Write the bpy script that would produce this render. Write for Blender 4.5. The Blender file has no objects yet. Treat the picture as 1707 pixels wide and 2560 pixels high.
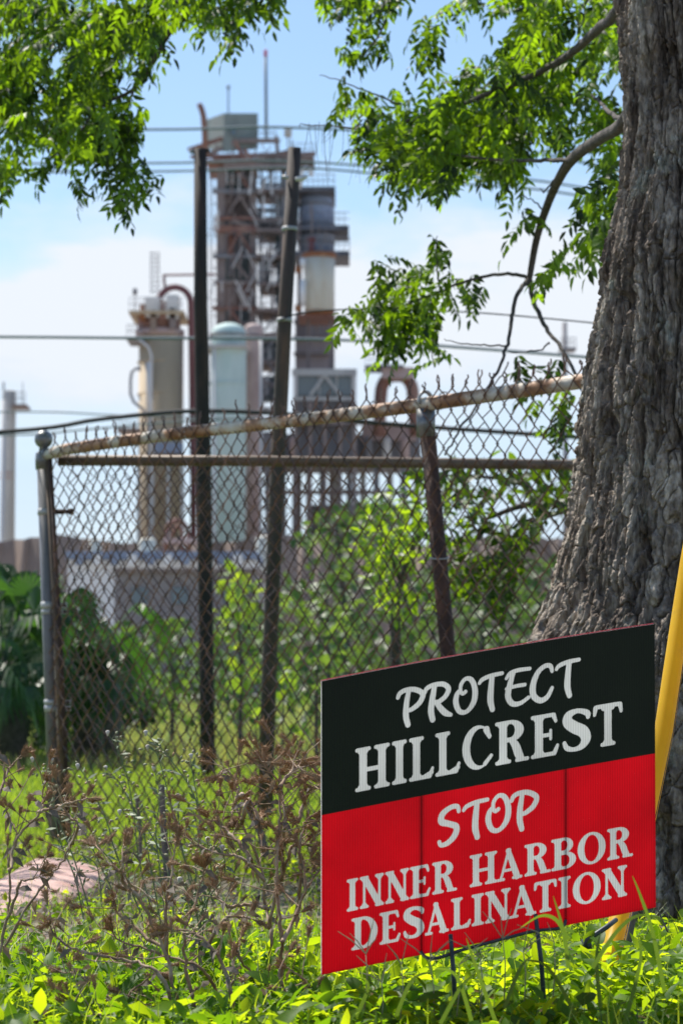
import bpy, math, random
import numpy as np
from mathutils import Vector, Matrix

# ------------------------------------------------------------------ camera
F = 6500.0                     # focal length in photo pixels
CXP, CYP, HOR = 853.5, 1280.0, 1686.0
EYE = 0.71
TH = math.atan((HOR - CYP) / F)
sc = bpy.context.scene
COL = sc.collection
cam_d = bpy.data.cameras.new('camera')
cam = bpy.data.objects.new('camera', cam_d)
COL.objects.link(cam)
sc.camera = cam
cam.location = (0, 0, EYE)
cam.rotation_euler = (math.pi / 2 + TH, 0, 0)
cam_d.sensor_fit = 'VERTICAL'
cam_d.sensor_height = 36.0
cam_d.lens = 36.0 * F / 2560.0
cam_d.clip_start = 0.1
cam_d.clip_end = 8000
cam_d.dof.use_dof = True
cam_d.dof.focus_distance = 4.9
cam_d.dof.aperture_fstop = 9.3

# ------------------------------------------------------------------ light
SUN_EL, SUN_AZ = math.radians(56), math.radians(-38)      # azimuth from +Y towards +X
sd = Vector((math.sin(SUN_AZ) * math.cos(SUN_EL), math.cos(SUN_AZ) * math.cos(SUN_EL), math.sin(SUN_EL)))
sl = bpy.data.lights.new('sun', 'SUN')
sl.energy = 5.0
sl.angle = math.radians(0.5)
sl.color = (1.0, 0.95, 0.87)
so = bpy.data.objects.new('sun', sl)
COL.objects.link(so)
so.rotation_euler = (-sd).to_track_quat('-Z', 'Y').to_euler()
so.location = (0, 0, 60)
world = bpy.data.worlds.new('World')
sc.world = world
world.use_nodes = True
wt = world.node_tree
wt.nodes.clear()
W = wt.nodes.new
wout = W('ShaderNodeOutputWorld'); wbg = W('ShaderNodeBackground')
sky = W('ShaderNodeTexSky'); sky.sky_type = 'NISHITA'; sky.sun_disc = False
sky.sun_elevation = SUN_EL; sky.sun_rotation = SUN_AZ
sky.air_density = 1.0; sky.dust_density = 0.6; sky.ozone_density = 1.6
wgeo = W('ShaderNodeTexCoord'); wsep = W('ShaderNodeSeparateXYZ')
wt.links.new(wgeo.outputs['Generated'], wsep.inputs[0])
wmap = W('ShaderNodeMapping'); wmap.inputs['Scale'].default_value = (11.0, 11.0, 30.0)
wt.links.new(wgeo.outputs['Generated'], wmap.inputs[0])
wn = W('ShaderNodeTexNoise'); wn.inputs['Scale'].default_value = 1.0; wn.inputs['Detail'].default_value = 7; wn.inputs['Roughness'].default_value = 0.55
wt.links.new(wmap.outputs[0], wn.inputs['Vector'])
# cloud bank low in the sky, thin wisps above
wma = W('ShaderNodeMath'); wma.operation = 'MULTIPLY_ADD'; wma.inputs[1].default_value = 0.13; wma.inputs[2].default_value = -0.065
wt.links.new(wn.outputs[0], wma.inputs[0])
wad = W('ShaderNodeMath'); wad.operation = 'ADD'
wt.links.new(wsep.outputs[2], wad.inputs[0]); wt.links.new(wma.outputs[0], wad.inputs[1])
wr = W('ShaderNodeValToRGB')
el = wr.color_ramp.elements
el[0].position = 0.0; el[0].color = (0.85, 0.85, 0.85, 1)
el[1].position = 0.40; el[1].color = (0.1, 0.1, 0.1, 1)
for p, v in ((0.05, 0.78), (0.09, 0.66), (0.118, 1.0), (0.158, 1.0), (0.168, 0.62), (0.19, 0.16)):
    e = el.new(p); e.color = (v, v, v, 1)
wt.links.new(wad.outputs[0], wr.inputs[0])
wmx = W('ShaderNodeMixRGB')
wt.links.new(wr.outputs[0], wmx.inputs[0])
wsat = W('ShaderNodeHueSaturation'); wsat.inputs['Saturation'].default_value = 1.22; wsat.inputs['Value'].default_value = 1.1
wt.links.new(sky.outputs[0], wsat.inputs['Color'])
wt.links.new(wsat.outputs[0], wmx.inputs[1])
wcm = W('ShaderNodeMapRange'); wcm.inputs['From Min'].default_value = 0.07; wcm.inputs['From Max'].default_value = 0.125
wt.links.new(wad.outputs[0], wcm.inputs[0])
wcc = W('ShaderNodeMixRGB'); wt.links.new(wcm.outputs[0], wcc.inputs[0])
wcc.inputs[1].default_value = (4.5, 5.5, 7.0, 1)      # pale blue air near the horizon
wcc.inputs[2].default_value = (6.1, 6.5, 7.05, 1)     # white cloud bank
wt.links.new(wcc.outputs[0], wmx.inputs[2])
wt.links.new(wmx.outputs[0], wbg.inputs[0])
wbg.inputs[1].default_value = 0.10
wt.links.new(wbg.outputs[0], wout.inputs[0])
sc.view_settings.view_transform = 'Standard'
sc.view_settings.look = 'None'
sc.view_settings.gamma = 1
sc.view_settings.use_curve_mapping = False
sc.view_settings.exposure = 0.52
sc.cycles.use_denoising = True
sc.cycles.max_bounces = 8
sc.cycles.diffuse_bounces = 4
sc.cycles.transmission_bounces = 5
sc.cycles.transparent_max_bounces = 6
sc.cycles.caustics_reflective = False
sc.cycles.caustics_refractive = False
sc.cycles.sample_clamp_indirect = 4

R = random.Random(7)
rng = np.random.default_rng(11)


def P(px, py, Y):
    """world point at depth Y seen at photo pixel (px, py)"""
    dx, dy = (px - CXP) / F, (CYP - py) / F
    y = math.cos(TH) - math.sin(TH) * dy
    z = math.sin(TH) + math.cos(TH) * dy
    t = Y / y
    return Vector((dx * t, Y, EYE + z * t))


def PN(px, py, Y):
    dx, dy = (px - CXP) / F, (CYP - py) / F
    y = math.cos(TH) - math.sin(TH) * dy
    z = math.sin(TH) + math.cos(TH) * dy
    t = Y / y
    return np.stack([dx * t, Y * np.ones_like(dx), EYE + z * t], -1)


def gz(x, y):
    t = np.clip((8.6 - y) / 4.4, 0, 1)
    t = t * t * (3 - 2 * t)
    return 0.112 * t + 0.008 * np.sin(x * 3.1 + 1) * np.cos(y * 2.3) * np.clip(1.5 - y / 40, 0, 1)


# ------------------------------------------------------------------ materials
def mat(name, col, rough=0.7, metal=0.0, var=None, scale=8.0, bump=0.0, bscale=None, stretch=None,
        trans=None, tfac=0.0, spec=0.5, contrast=(0.35, 0.65), rnd=None, coords='Object', tlo=.8):
    m = bpy.data.materials.new(name)
    m.use_nodes = True
    nt = m.node_tree
    b = nt.nodes['Principled BSDF']
    b.inputs['Roughness'].default_value = rough
    b.inputs['Metallic'].default_value = metal
    b.inputs['Specular IOR Level'].default_value = spec
    b.inputs['Base Color'].default_value = (*col, 1)
    tc = nt.nodes.new('ShaderNodeTexCoord')
    mp = nt.nodes.new('ShaderNodeMapping')
    if stretch: mp.inputs['Scale'].default_value = stretch
    nt.links.new(tc.outputs[coords], mp.inputs[0])
    colout = None
    if var is not None:
        n = nt.nodes.new('ShaderNodeTexNoise'); n.inputs['Scale'].default_value = scale
        n.inputs['Detail'].default_value = 6; n.inputs['Roughness'].default_value = 0.65
        nt.links.new(mp.outputs[0], n.inputs['Vector'])
        r = nt.nodes.new('ShaderNodeValToRGB')
        cols = [col] + list(var if isinstance(var[0], (tuple, list)) else [var])
        e = r.color_ramp.elements
        a, c = contrast
        e[0].position = a; e[0].color = (*cols[0], 1)
        e[1].position = c; e[1].color = (*cols[-1], 1)
        for i in range(1, len(cols) - 1):
            x = e.new(a + (c - a) * i / (len(cols) - 1)); x.color = (*cols[i], 1)
        nt.links.new(n.outputs[0], r.inputs[0])
        colout = r.outputs[0]
    if rnd is not None:
        at = nt.nodes.new('ShaderNodeAttribute'); at.attribute_name = 'tint'
        mx = nt.nodes.new('ShaderNodeMixRGB')
        nt.links.new(at.outputs['Fac'], mx.inputs[0])
        if colout: nt.links.new(colout, mx.inputs[1])
        else: mx.inputs[1].default_value = (*col, 1)
        mx.inputs[2].default_value = (*rnd, 1)
        colout = mx.outputs[0]
    if colout: nt.links.new(colout, b.inputs['Base Color'])
    if bump:
        n2 = nt.nodes.new('ShaderNodeTexNoise'); n2.inputs['Scale'].default_value = bscale or scale * 3
        n2.inputs['Detail'].default_value = 6
        nt.links.new(mp.outputs[0], n2.inputs['Vector'])
        bp = nt.nodes.new('ShaderNodeBump'); bp.inputs['Strength'].default_value = bump
        bp.inputs['Distance'].default_value = 0.02
        nt.links.new(n2.outputs[0], bp.inputs['Height'])
        nt.links.new(bp.outputs[0], b.inputs['Normal'])
    if trans is not None:
        tr = nt.nodes.new('ShaderNodeBsdfTranslucent')
        tr.inputs[0].default_value = (*trans, 1)
        if colout is not None and rnd is not None:
            h = nt.nodes.new('ShaderNodeMixRGB'); h.blend_type = 'MIX'
            nt.links.new(at.outputs['Fac'], h.inputs[0])
            h.inputs[1].default_value = (trans[0] * tlo, trans[1] * tlo, trans[2] * tlo, 1)
            h.inputs[2].default_value = (min(.95, trans[0] * 1.9), min(.95, trans[1] * 1.45), trans[2], 1)
            nt.links.new(h.outputs[0], tr.inputs[0])
        ms = nt.nodes.new('ShaderNodeMixShader'); ms.inputs[0].default_value = tfac
        nt.links.new(b.outputs[0], ms.inputs[1]); nt.links.new(tr.outputs[0], ms.inputs[2])
        nt.links.new(ms.outputs[0], nt.nodes['Material Output'].inputs[0])
    return m


M = {}
M['ground'] = mat('ground', (0.035, 0.075, 0.010), 0.95, var=[(0.075, 0.145, 0.022), (0.12, 0.19, 0.035)], scale=0.9, bump=0.5, bscale=25)
M['dirt'] = mat('dirt', (0.11, 0.085, 0.065), 0.95, var=[(0.2, 0.16, 0.125), (0.26, 0.215, 0.17)], scale=9, bump=0.9, bscale=40)
M['bark'] = mat('bark', (0.06, 0.044, 0.034), 0.92, var=[(0.19, 0.158, 0.132), (0.35, 0.315, 0.275), (0.60, 0.56, 0.49)], scale=16, stretch=(1, 1, 0.3), bump=1.0, bscale=90, contrast=(0.32, 0.72))
M['twig'] = mat('twig', (0.05, 0.042, 0.038), 0.9, var=(0.13, 0.115, 0.105), scale=30, bump=.6)
M['galv'] = mat('galvanised_steel', (0.35, 0.36, 0.365), 0.5, 0.3, var=(0.5, 0.5, 0.49), scale=25, spec=0.5)
M['post'] = mat('weathered_post', (0.12, 0.12, 0.125), 0.42, 0.0, var=(0.19, 0.185, 0.185), scale=9, spec=0.6)
M['ball'] = mat('weathered_aluminium', (0.11, 0.112, 0.115), 0.38, 0.55, var=(0.27, 0.28, 0.28), scale=35)
M['rail'] = mat('rusting_rail', (0.60, 0.58, 0.53), 0.6, 0.0, var=[(0.56, 0.50, 0.42), (0.38, 0.22, 0.13), (0.25, 0.12, 0.06)], scale=7, contrast=(0.36, 0.62), bump=0.2, bscale=80)
M['rust'] = mat('rusty_steel', (0.03, 0.02, 0.018), 0.8, var=[(0.06, 0.034, 0.026), (0.15, 0.075, 0.048)], scale=12, bump=0.4, bscale=60, stretch=(1, 1, .4))
M['wire'] = mat('rusty_wire', (0.055, 0.032, 0.026), 0.45, 0.1, var=[(0.13, 0.065, 0.04), (0.32, 0.18, 0.12)], scale=9, spec=0.8)
M['farrail'] = mat('brown_rail', (0.115, 0.08, 0.055), 0.6, 0.2, var=(0.21, 0.155, 0.11), scale=8)
M['pipe_dark'] = mat('dark_pole', (0.010, 0.008, 0.008), 0.8, var=[(0.022, 0.016, 0.014), (0.06, 0.034, 0.025)], scale=5, stretch=(1, 1, .25), bump=0.3)
M['pipe_brown'] = mat('brown_pole', (0.035, 0.028, 0.025), 0.8, var=[(0.075, 0.058, 0.05), (0.17, 0.10, 0.07)], scale=5, stretch=(1, 1, .25), bump=0.3)
M['cable'] = mat('black_cable', (0.025, 0.027, 0.03), 0.7)
M['paleline'] = mat('bare_line', (0.16, 0.2, 0.23), 0.6)
M['stake'] = mat('stake_steel', (0.035, 0.045, 0.05), 0.5, 0.4, var=(0.07, 0.08, 0.085), scale=60)
M['yellow'] = mat('yellow_plastic', (0.82, 0.52, 0.005), 0.4, var=[(0.88, 0.58, 0.008), (0.70, 0.44, 0.03)], scale=14, trans=(1.0, .66, .01), tfac=.45, contrast=(.4, .75))
M['rock'] = mat('pink_stone', (0.46, 0.29, 0.25), 0.85, var=[(0.55, 0.37, 0.32), (0.40, 0.22, 0.19)], scale=4, bump=0.5, bscale=30)
M['leaf'] = mat('leaf', (0.016, 0.038, 0.010), 0.5, trans=(0.23, 0.50, 0.010), tfac=0.48, rnd=(0.075, 0.14, 0.02), tlo=.14)
M['leaf2'] = mat('broad_leaf', (0.04, 0.08, 0.014), 0.45, trans=(0.29, 0.54, 0.018), tfac=0.5, rnd=(0.085, 0.15, 0.025), tlo=.5)
M['cover'] = mat('ground_leaf', (0.055, 0.125, 0.012), 0.5, trans=(0.42, 0.80, 0.014), tfac=0.57, rnd=(0.13, 0.24, 0.02), spec=0.25, tlo=.5)
M['farleaf'] = mat('far_leaf', (0.055, 0.11, 0.03), 0.5, trans=(0.13, 0.26, 0.04), tfac=0.46, rnd=(0.085, 0.14, 0.04), tlo=.5)
M['palm'] = mat('palm_leaf', (0.045, 0.09, 0.03), 0.42, trans=(0.12, 0.30, 0.03), tfac=0.4, rnd=(0.07, 0.12, 0.05))
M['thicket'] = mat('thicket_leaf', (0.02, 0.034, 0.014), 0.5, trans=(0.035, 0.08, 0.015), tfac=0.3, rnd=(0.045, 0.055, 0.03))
M['lime'] = mat('lime_leaf', (0.09, 0.16, 0.02), 0.5, trans=(0.26, 0.44, 0.03), tfac=0.5, rnd=(0.15, 0.22, 0.03))
M['blade'] = mat('grass_blade', (0.08, 0.15, 0.02), 0.5, trans=(0.36, 0.58, 0.04), tfac=0.45, rnd=(0.2, 0.25, 0.06))
M['field'] = mat('field_blade', (0.16, 0.2, 0.06), 0.6, trans=(0.40, 0.5, 0.12), tfac=0.4, rnd=(0.34, 0.34, 0.16))
M['drygrass'] = mat('dry_stalk', (0.27, 0.22, 0.12), 0.7, var=(0.4, 0.34, 0.2), scale=40)
M['dead'] = mat('dead_stem', (0.21, 0.13, 0.08), 0.8, var=[(0.36, 0.24, 0.155), (0.50, 0.40, 0.29)], scale=30)
M['burr'] = mat('seed_head', (0.24, 0.14, 0.075), 0.8, var=[(0.40, 0.25, 0.14), (0.58, 0.41, 0.25)], scale=60, trans=(0.5, 0.34, 0.18), tfac=0.3)
M['deadleaf'] = mat('dead_leaf', (0.14, 0.11, 0.085), 0.8, var=(0.26, 0.22, 0.18), scale=50, trans=(0.25, 0.18, 0.1), tfac=0.25)
M['weed'] = mat('weed_stem', (0.11, 0.16, 0.07), 0.6, var=(0.2, 0.24, 0.13), scale=30)
M['bud'] = mat('weed_bud', (0.22, 0.26, 0.12), 0.6, var=[(0.3, 0.3, 0.18), (0.45, 0.22, 0.09)], scale=45)
M['fluff'] = mat('white_fluff', (0.6, 0.55, 0.5), 0.9)
M['stick'] = mat('grey_stick', (0.13, 0.11, 0.1), 0.9, var=(0.24, 0.2, 0.17), scale=30)
# industrial
def ind(n, c, v, rough=0.75, sc_=0.35, st=(1, 1, .3), ct=(0.35, 0.7)):
    M[n] = mat(n, c, rough, var=v, scale=sc_, stretch=st, contrast=ct)
ind('steel_brown', (0.15, 0.122, 0.118), [(0.28, 0.225, 0.205), (0.105, 0.08, 0.078)])
ind('steel_grey', (0.15, 0.155, 0.175), [(0.26, 0.26, 0.275), (0.17, 0.15, 0.15)])
ind('steel_rust', (0.30, 0.16, 0.11), [(0.22, 0.11, 0.09), (0.42, 0.27, 0.20)])
ind('panel_teal', (0.085, 0.125, 0.13), [(0.12, 0.16, 0.165), (0.07, 0.09, 0.095)])
ind('box_green', (0.17, 0.21, 0.20), [(0.25, 0.29, 0.27), (0.2, 0.22, 0.21)])
ind('deck_dark', (0.06, 0.065, 0.08), [(0.16, 0.17, 0.2), (0.08, 0.08, 0.09)])
ind('skirt', (0.30, 0.24, 0.235), [(0.40, 0.33, 0.32), (0.22, 0.18, 0.18)])
ind('vessel_blue', (0.24, 0.29, 0.40), [(0.34, 0.39, 0.51), (0.12, 0.15, 0.22)], st=(1, 1, 1))
ind('drum_white', (0.66, 0.64, 0.55), [(0.60, 0.57, 0.47), (0.50, 0.37, 0.22)], ct=(0.4, 0.75))
ind('rust_orange', (0.40, 0.17, 0.06), [(0.26, 0.10, 0.04), (0.5, 0.3, 0.16)])
ind('beige', (0.46, 0.36, 0.24), [(0.54, 0.43, 0.29), (0.36, 0.27, 0.19)])
ind('mint', (0.45, 0.60, 0.56), [(0.52, 0.65, 0.62), (0.38, 0.50, 0.48)])
ind('pinkish', (0.42, 0.30, 0.28), [(0.50, 0.38, 0.35), (0.32, 0.22, 0.21)])
ind('maroon', (0.14, 0.055, 0.06), [(0.2, 0.08, 0.08), (0.1, 0.045, 0.05)])
ind('pale_steel', (0.62, 0.62, 0.62), [(0.7, 0.69, 0.67), (0.45, 0.42, 0.4)])
ind('concrete', (0.42, 0.43, 0.42), [(0.5, 0.5, 0.48), (0.34, 0.33, 0.33)])
ind('block_grey', (0.20, 0.18, 0.185), [(0.27, 0.25, 0.25), (0.16, 0.14, 0.145)], sc_=1.5, st=(1, 1, 1))
ind('blue_roof', (0.17, 0.21, 0.30), [(0.26, 0.31, 0.40), (0.13, 0.16, 0.22)])
ind('white_wall', (0.72, 0.73, 0.72), [(0.78, 0.78, 0.76), (0.6, 0.6, 0.58)])
ind('brown_bank', (0.23, 0.165, 0.125), [(0.32, 0.24, 0.19), (0.17, 0.125, 0.10)])
M['glass'] = mat('dark_window', (0.10, 0.14, 0.16), 0.15, 0.0, spec=0.8)
M['beacon'] = mat('red_marker', (0.55, 0.06, 0.14), 0.6)


# ------------------------------------------------------------------ builders
def tag(o, label=None, cat=None, group=None, kind=None):
    if label: o['label'] = label
    if cat: o['category'] = cat
    if group: o['group'] = group
    if kind: o['kind'] = kind
    return o


def empty(name, loc, label=None, cat=None, group=None, kind=None):
    o = bpy.data.objects.new(name, None)
    COL.objects.link(o)
    o.location = loc
    o.empty_display_size = 0.1
    return tag(o, label, cat, group, kind)


def wloc(p):
    v = Vector((0, 0, 0))
    while p is not None:
        v = v + p.location
        p = p.parent
    return v


def link(name, me, m, parent):
    ms = m if isinstance(m, (list, tuple)) else [m]
    for x in ms: me.materials.append(M[x] if isinstance(x, str) else x)
    o = bpy.data.objects.new(name, me)
    COL.objects.link(o)
    if parent is not None: o.parent = parent
    return o


class MB:
    def __init__(s): s.v, s.f, s.smooth = [], [], []

    def add(s, vs, fs, smooth=False):
        n = len(s.v)
        s.v += [tuple(v) for v in vs]
        s.f += [tuple(n + i for i in f) for f in fs]
        s.smooth += [smooth] * len(fs)

    def box(s, c, d, rot=None):
        x, y, z = d[0] / 2, d[1] / 2, d[2] / 2
        vs = [Vector(p) for p in ((-x, -y, -z), (x, -y, -z), (x, y, -z), (-x, y, -z), (-x, -y, z), (x, -y, z), (x, y, z), (-x, y, z))]
        if rot is not None: vs = [rot @ v for v in vs]
        c = Vector(c)
        s.add([c + v for v in vs], [(0, 3, 2, 1), (4, 5, 6, 7), (0, 1, 5, 4), (1, 2, 6, 5), (2, 3, 7, 6), (3, 0, 4, 7)])

    def tube(s, pts, rad, n=6, cap=True):
        pts = [Vector(p) for p in pts]
        if isinstance(rad, (int, float)): rad = [rad] * len(pts)
        vs, fs = [], []
        up = None
        for i, p in enumerate(pts):
            d = (pts[min(i + 1, len(pts) - 1)] - pts[max(i - 1, 0)])
            if d.length < 1e-9: d = Vector((0, 0, 1))
            d.normalize()
            if up is None:
                up = d.orthogonal().normalized()
            else:
                up = (up - d * up.dot(d))
                up = up.normalized() if up.length > 1e-6 else d.orthogonal().normalized()
            w = d.cross(up)
            for k in range(n):
                a = 2 * math.pi * k / n
                vs.append(p + (up * math.cos(a) + w * math.sin(a)) * rad[i])
        for i in range(len(pts) - 1):
            for k in range(n):
                a, b = i * n + k, i * n + (k + 1) % n
                fs.append((a, b, b + n, a + n))
        if cap:
            fs.append(tuple(range(n - 1, -1, -1)))
            m0 = (len(pts) - 1) * n
            fs.append(tuple(m0 + k for k in range(n)))
        s.add(vs, fs, n > 4)

    def lathe(s, c, prof, n=24, axis=None):
        """prof = [(r, z)...] about vertical axis through c"""
        c = Vector(c)
        vs, fs = [], []
        for r, z in prof:
            for k in range(n):
                a = 2 * math.pi * k / n
                vs.append(c + Vector((r * math.cos(a), r * math.sin(a), z)))
        for i in range(len(prof) - 1):
            for k in range(n):
                a, b = i * n + k, i * n + (k + 1) % n
                fs.append((a, b, b + n, a + n))
        fs.append(tuple(range(n - 1, -1, -1)))
        m0 = (len(prof) - 1) * n
        fs.append(tuple(m0 + k for k in range(n)))
        s.add(vs, fs, True)

    def build(s, name, m, parent=None, kind=None, label=None):
        o0 = wloc(parent)
        me = bpy.data.meshes.new(name)
        me.from_pydata([(v[0] - o0.x, v[1] - o0.y, v[2] - o0.z) for v in s.v], [], s.f)
        me.polygons.foreach_set('use_smooth', s.smooth)
        me.update()
        o = link(name, me, m, parent)
        if kind: o['kind'] = kind
        if label: o['label'] = label
        return o


def npmesh(name, verts, faces, m, parent=None, tint=None, kind=None, smooth=False, mats=None, label=None):
    """verts (N,3); faces (M,k) array"""
    verts = np.asarray(verts, dtype=np.float64)
    o0 = wloc(parent)
    verts = verts - np.array([o0.x, o0.y, o0.z])
    faces = np.asarray(faces, dtype=np.int32)
    k = faces.shape[1]
    me = bpy.data.meshes.new(name)
    me.vertices.add(len(verts))
    me.vertices.foreach_set('co', verts.astype(np.float32).ravel())
    me.loops.add(len(faces) * k)
    me.loops.foreach_set('vertex_index', faces.ravel())
    me.polygons.add(len(faces))
    me.polygons.foreach_set('loop_start', np.arange(len(faces), dtype=np.int32) * k)
    me.polygons.foreach_set('loop_total', np.full(len(faces), k, dtype=np.int32))
    if smooth: me.polygons.foreach_set('use_smooth', np.ones(len(faces), dtype=bool))
    if tint is not None:
        a = me.attributes.new('tint', 'FLOAT', 'FACE')
        a.data.foreach_set('value', np.asarray(tint, dtype=np.float32))
    me.update(calc_edges=True)
    me.validate()
    o = link(name, me, m, parent)
    if kind: o['kind'] = kind
    if label: o['label'] = label
    return o


def norm(a): return a / np.maximum(np.linalg.norm(a, axis=-1, keepdims=True), 1e-9)


def leaves(pos, d, n, L, Wd, fold=0.25, curl=0.25, shape='oval'):
    """pos,d,n (N,3); L,Wd (N,). returns verts, quads, per leaf 4 quads"""
    N = len(pos)
    d = norm(d); s = norm(np.cross(d, n)); n = norm(np.cross(s, d))
    L = np.broadcast_to(L, (N,))[:, None]; Wd = np.broadcast_to(Wd, (N,))[:, None]
    def pt(t, w, h):
        return pos + d * L * t + s * Wd * w + n * (Wd * h - L * curl * t * t)
    if shape == 'oval':
        v = [pt(0, 0, 0), pt(.30, .46, fold * .46), pt(.68, .36, fold * .36), pt(1, 0, 0),
             pt(.68, -.36, fold * .36), pt(.30, -.46, fold * .46), pt(.33, 0, 0), pt(.70, 0, 0)]
        q = np.array([[0, 1, 6, 6], [1, 2, 7, 6], [2, 3, 7, 7], [7, 3, 4, 4], [6, 7, 4, 5], [0, 6, 5, 5]])
        tris = np.array([[0, 1, 6], [1, 2, 7], [1, 7, 6], [2, 3, 7], [7, 3, 4], [6, 7, 4], [6, 4, 5], [0, 6, 5]])
    else:
        v = [pt(0, 0, 0), pt(.4, .5, fold * .5), pt(1, 0, 0), pt(.4, -.5, fold * .5)]
        tris = np.array([[0, 1, 2], [0, 2, 3]])
    V = np.stack(v, 1)
    m = V.shape[1]
    Fc = (tris[None] + (np.arange(N) * m)[:, None, None]).reshape(-1, 3)
    return V.reshape(-1, 3), Fc, len(tris)


def rand_unit(n):
    v = rng.normal(size=(n, 3)); return norm(v)


class LeafBatch:
    def __init__(s): s.V, s.Fc, s.T, s.n = [], [], [], 0

    def add(s, V, Fc, per, tint):
        s.V.append(V); s.Fc.append(Fc + s.n); s.n += len(V)
        s.T.append(np.repeat(tint, per))

    def build(s, name, m, parent, kind='stuff', label=None):
        return npmesh(name, np.concatenate(s.V), np.concatenate(s.Fc), m, parent, tint=np.concatenate(s.T), kind=kind, label=label)


def in_poly(poly, xs, ys):
    inside = np.zeros(len(xs), bool)
    j = len(poly) - 1
    for i in range(len(poly)):
        xi, yi = poly[i]; xj, yj = poly[j]
        c = ((yi > ys) != (yj > ys)) & (xs < (xj - xi) * (ys - yi) / (yj - yi + 1e-9) + xi)
        inside ^= c
        j = i
    return inside


def hash2(ix, iy, s=0):
    ix = ix.astype(np.int64); iy = iy.astype(np.int64)
    h = (ix * 374761393 + iy * 668265263 + s * 1274126177) & 0xFFFFFFFF
    h = ((h ^ (h >> 13)) * 1103515245) & 0xFFFFFFFF
    h = h ^ (h >> 16)
    return (h & 0xFFFFFF) / float(0xFFFFFF)


def vnoise(x, y, s=0):
    ix, iy = np.floor(x), np.floor(y)
    fx, fy = x - ix, y - iy
    fx = fx * fx * (3 - 2 * fx); fy = fy * fy * (3 - 2 * fy)
    a, b = hash2(ix, iy, s), hash2(ix + 1, iy, s)
    c, d = hash2(ix, iy + 1, s), hash2(ix + 1, iy + 1, s)
    return (a * (1 - fx) + b * fx) * (1 - fy) + (c * (1 - fx) + d * fx) * fy


def fbm(x, y, s=0, o=4):
    r, a, t = 0, 1, 0
    for i in range(o):
        r = r + a * vnoise(x * 2 ** i, y * 2 ** i, s + i * 17); t += a; a *= .5
    return r / t


def voro(x, y, s=0):
    ix, iy = np.floor(x), np.floor(y)
    f1 = np.full(x.shape, 9.); f2 = np.full(x.shape, 9.); idv = np.zeros(x.shape)
    for i in (-1, 0, 1):
        for j in (-1, 0, 1):
            cx, cy = ix + i, iy + j
            px = cx + hash2(cx, cy, s); py = cy + hash2(cx, cy, s + 5)
            d = np.hypot(px - x, py - y)
            n1 = d < f1
            f2 = np.where(n1, f1, np.minimum(f2, d))
            idv = np.where(n1, hash2(cx, cy, s + 9), idv)
            f1 = np.where(n1, d, f1)
    return f1, f2, idv


def sst(a, b, x):
    t = np.clip((x - a) / (b - a), 0, 1); return t * t * (3 - 2 * t)


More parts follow.
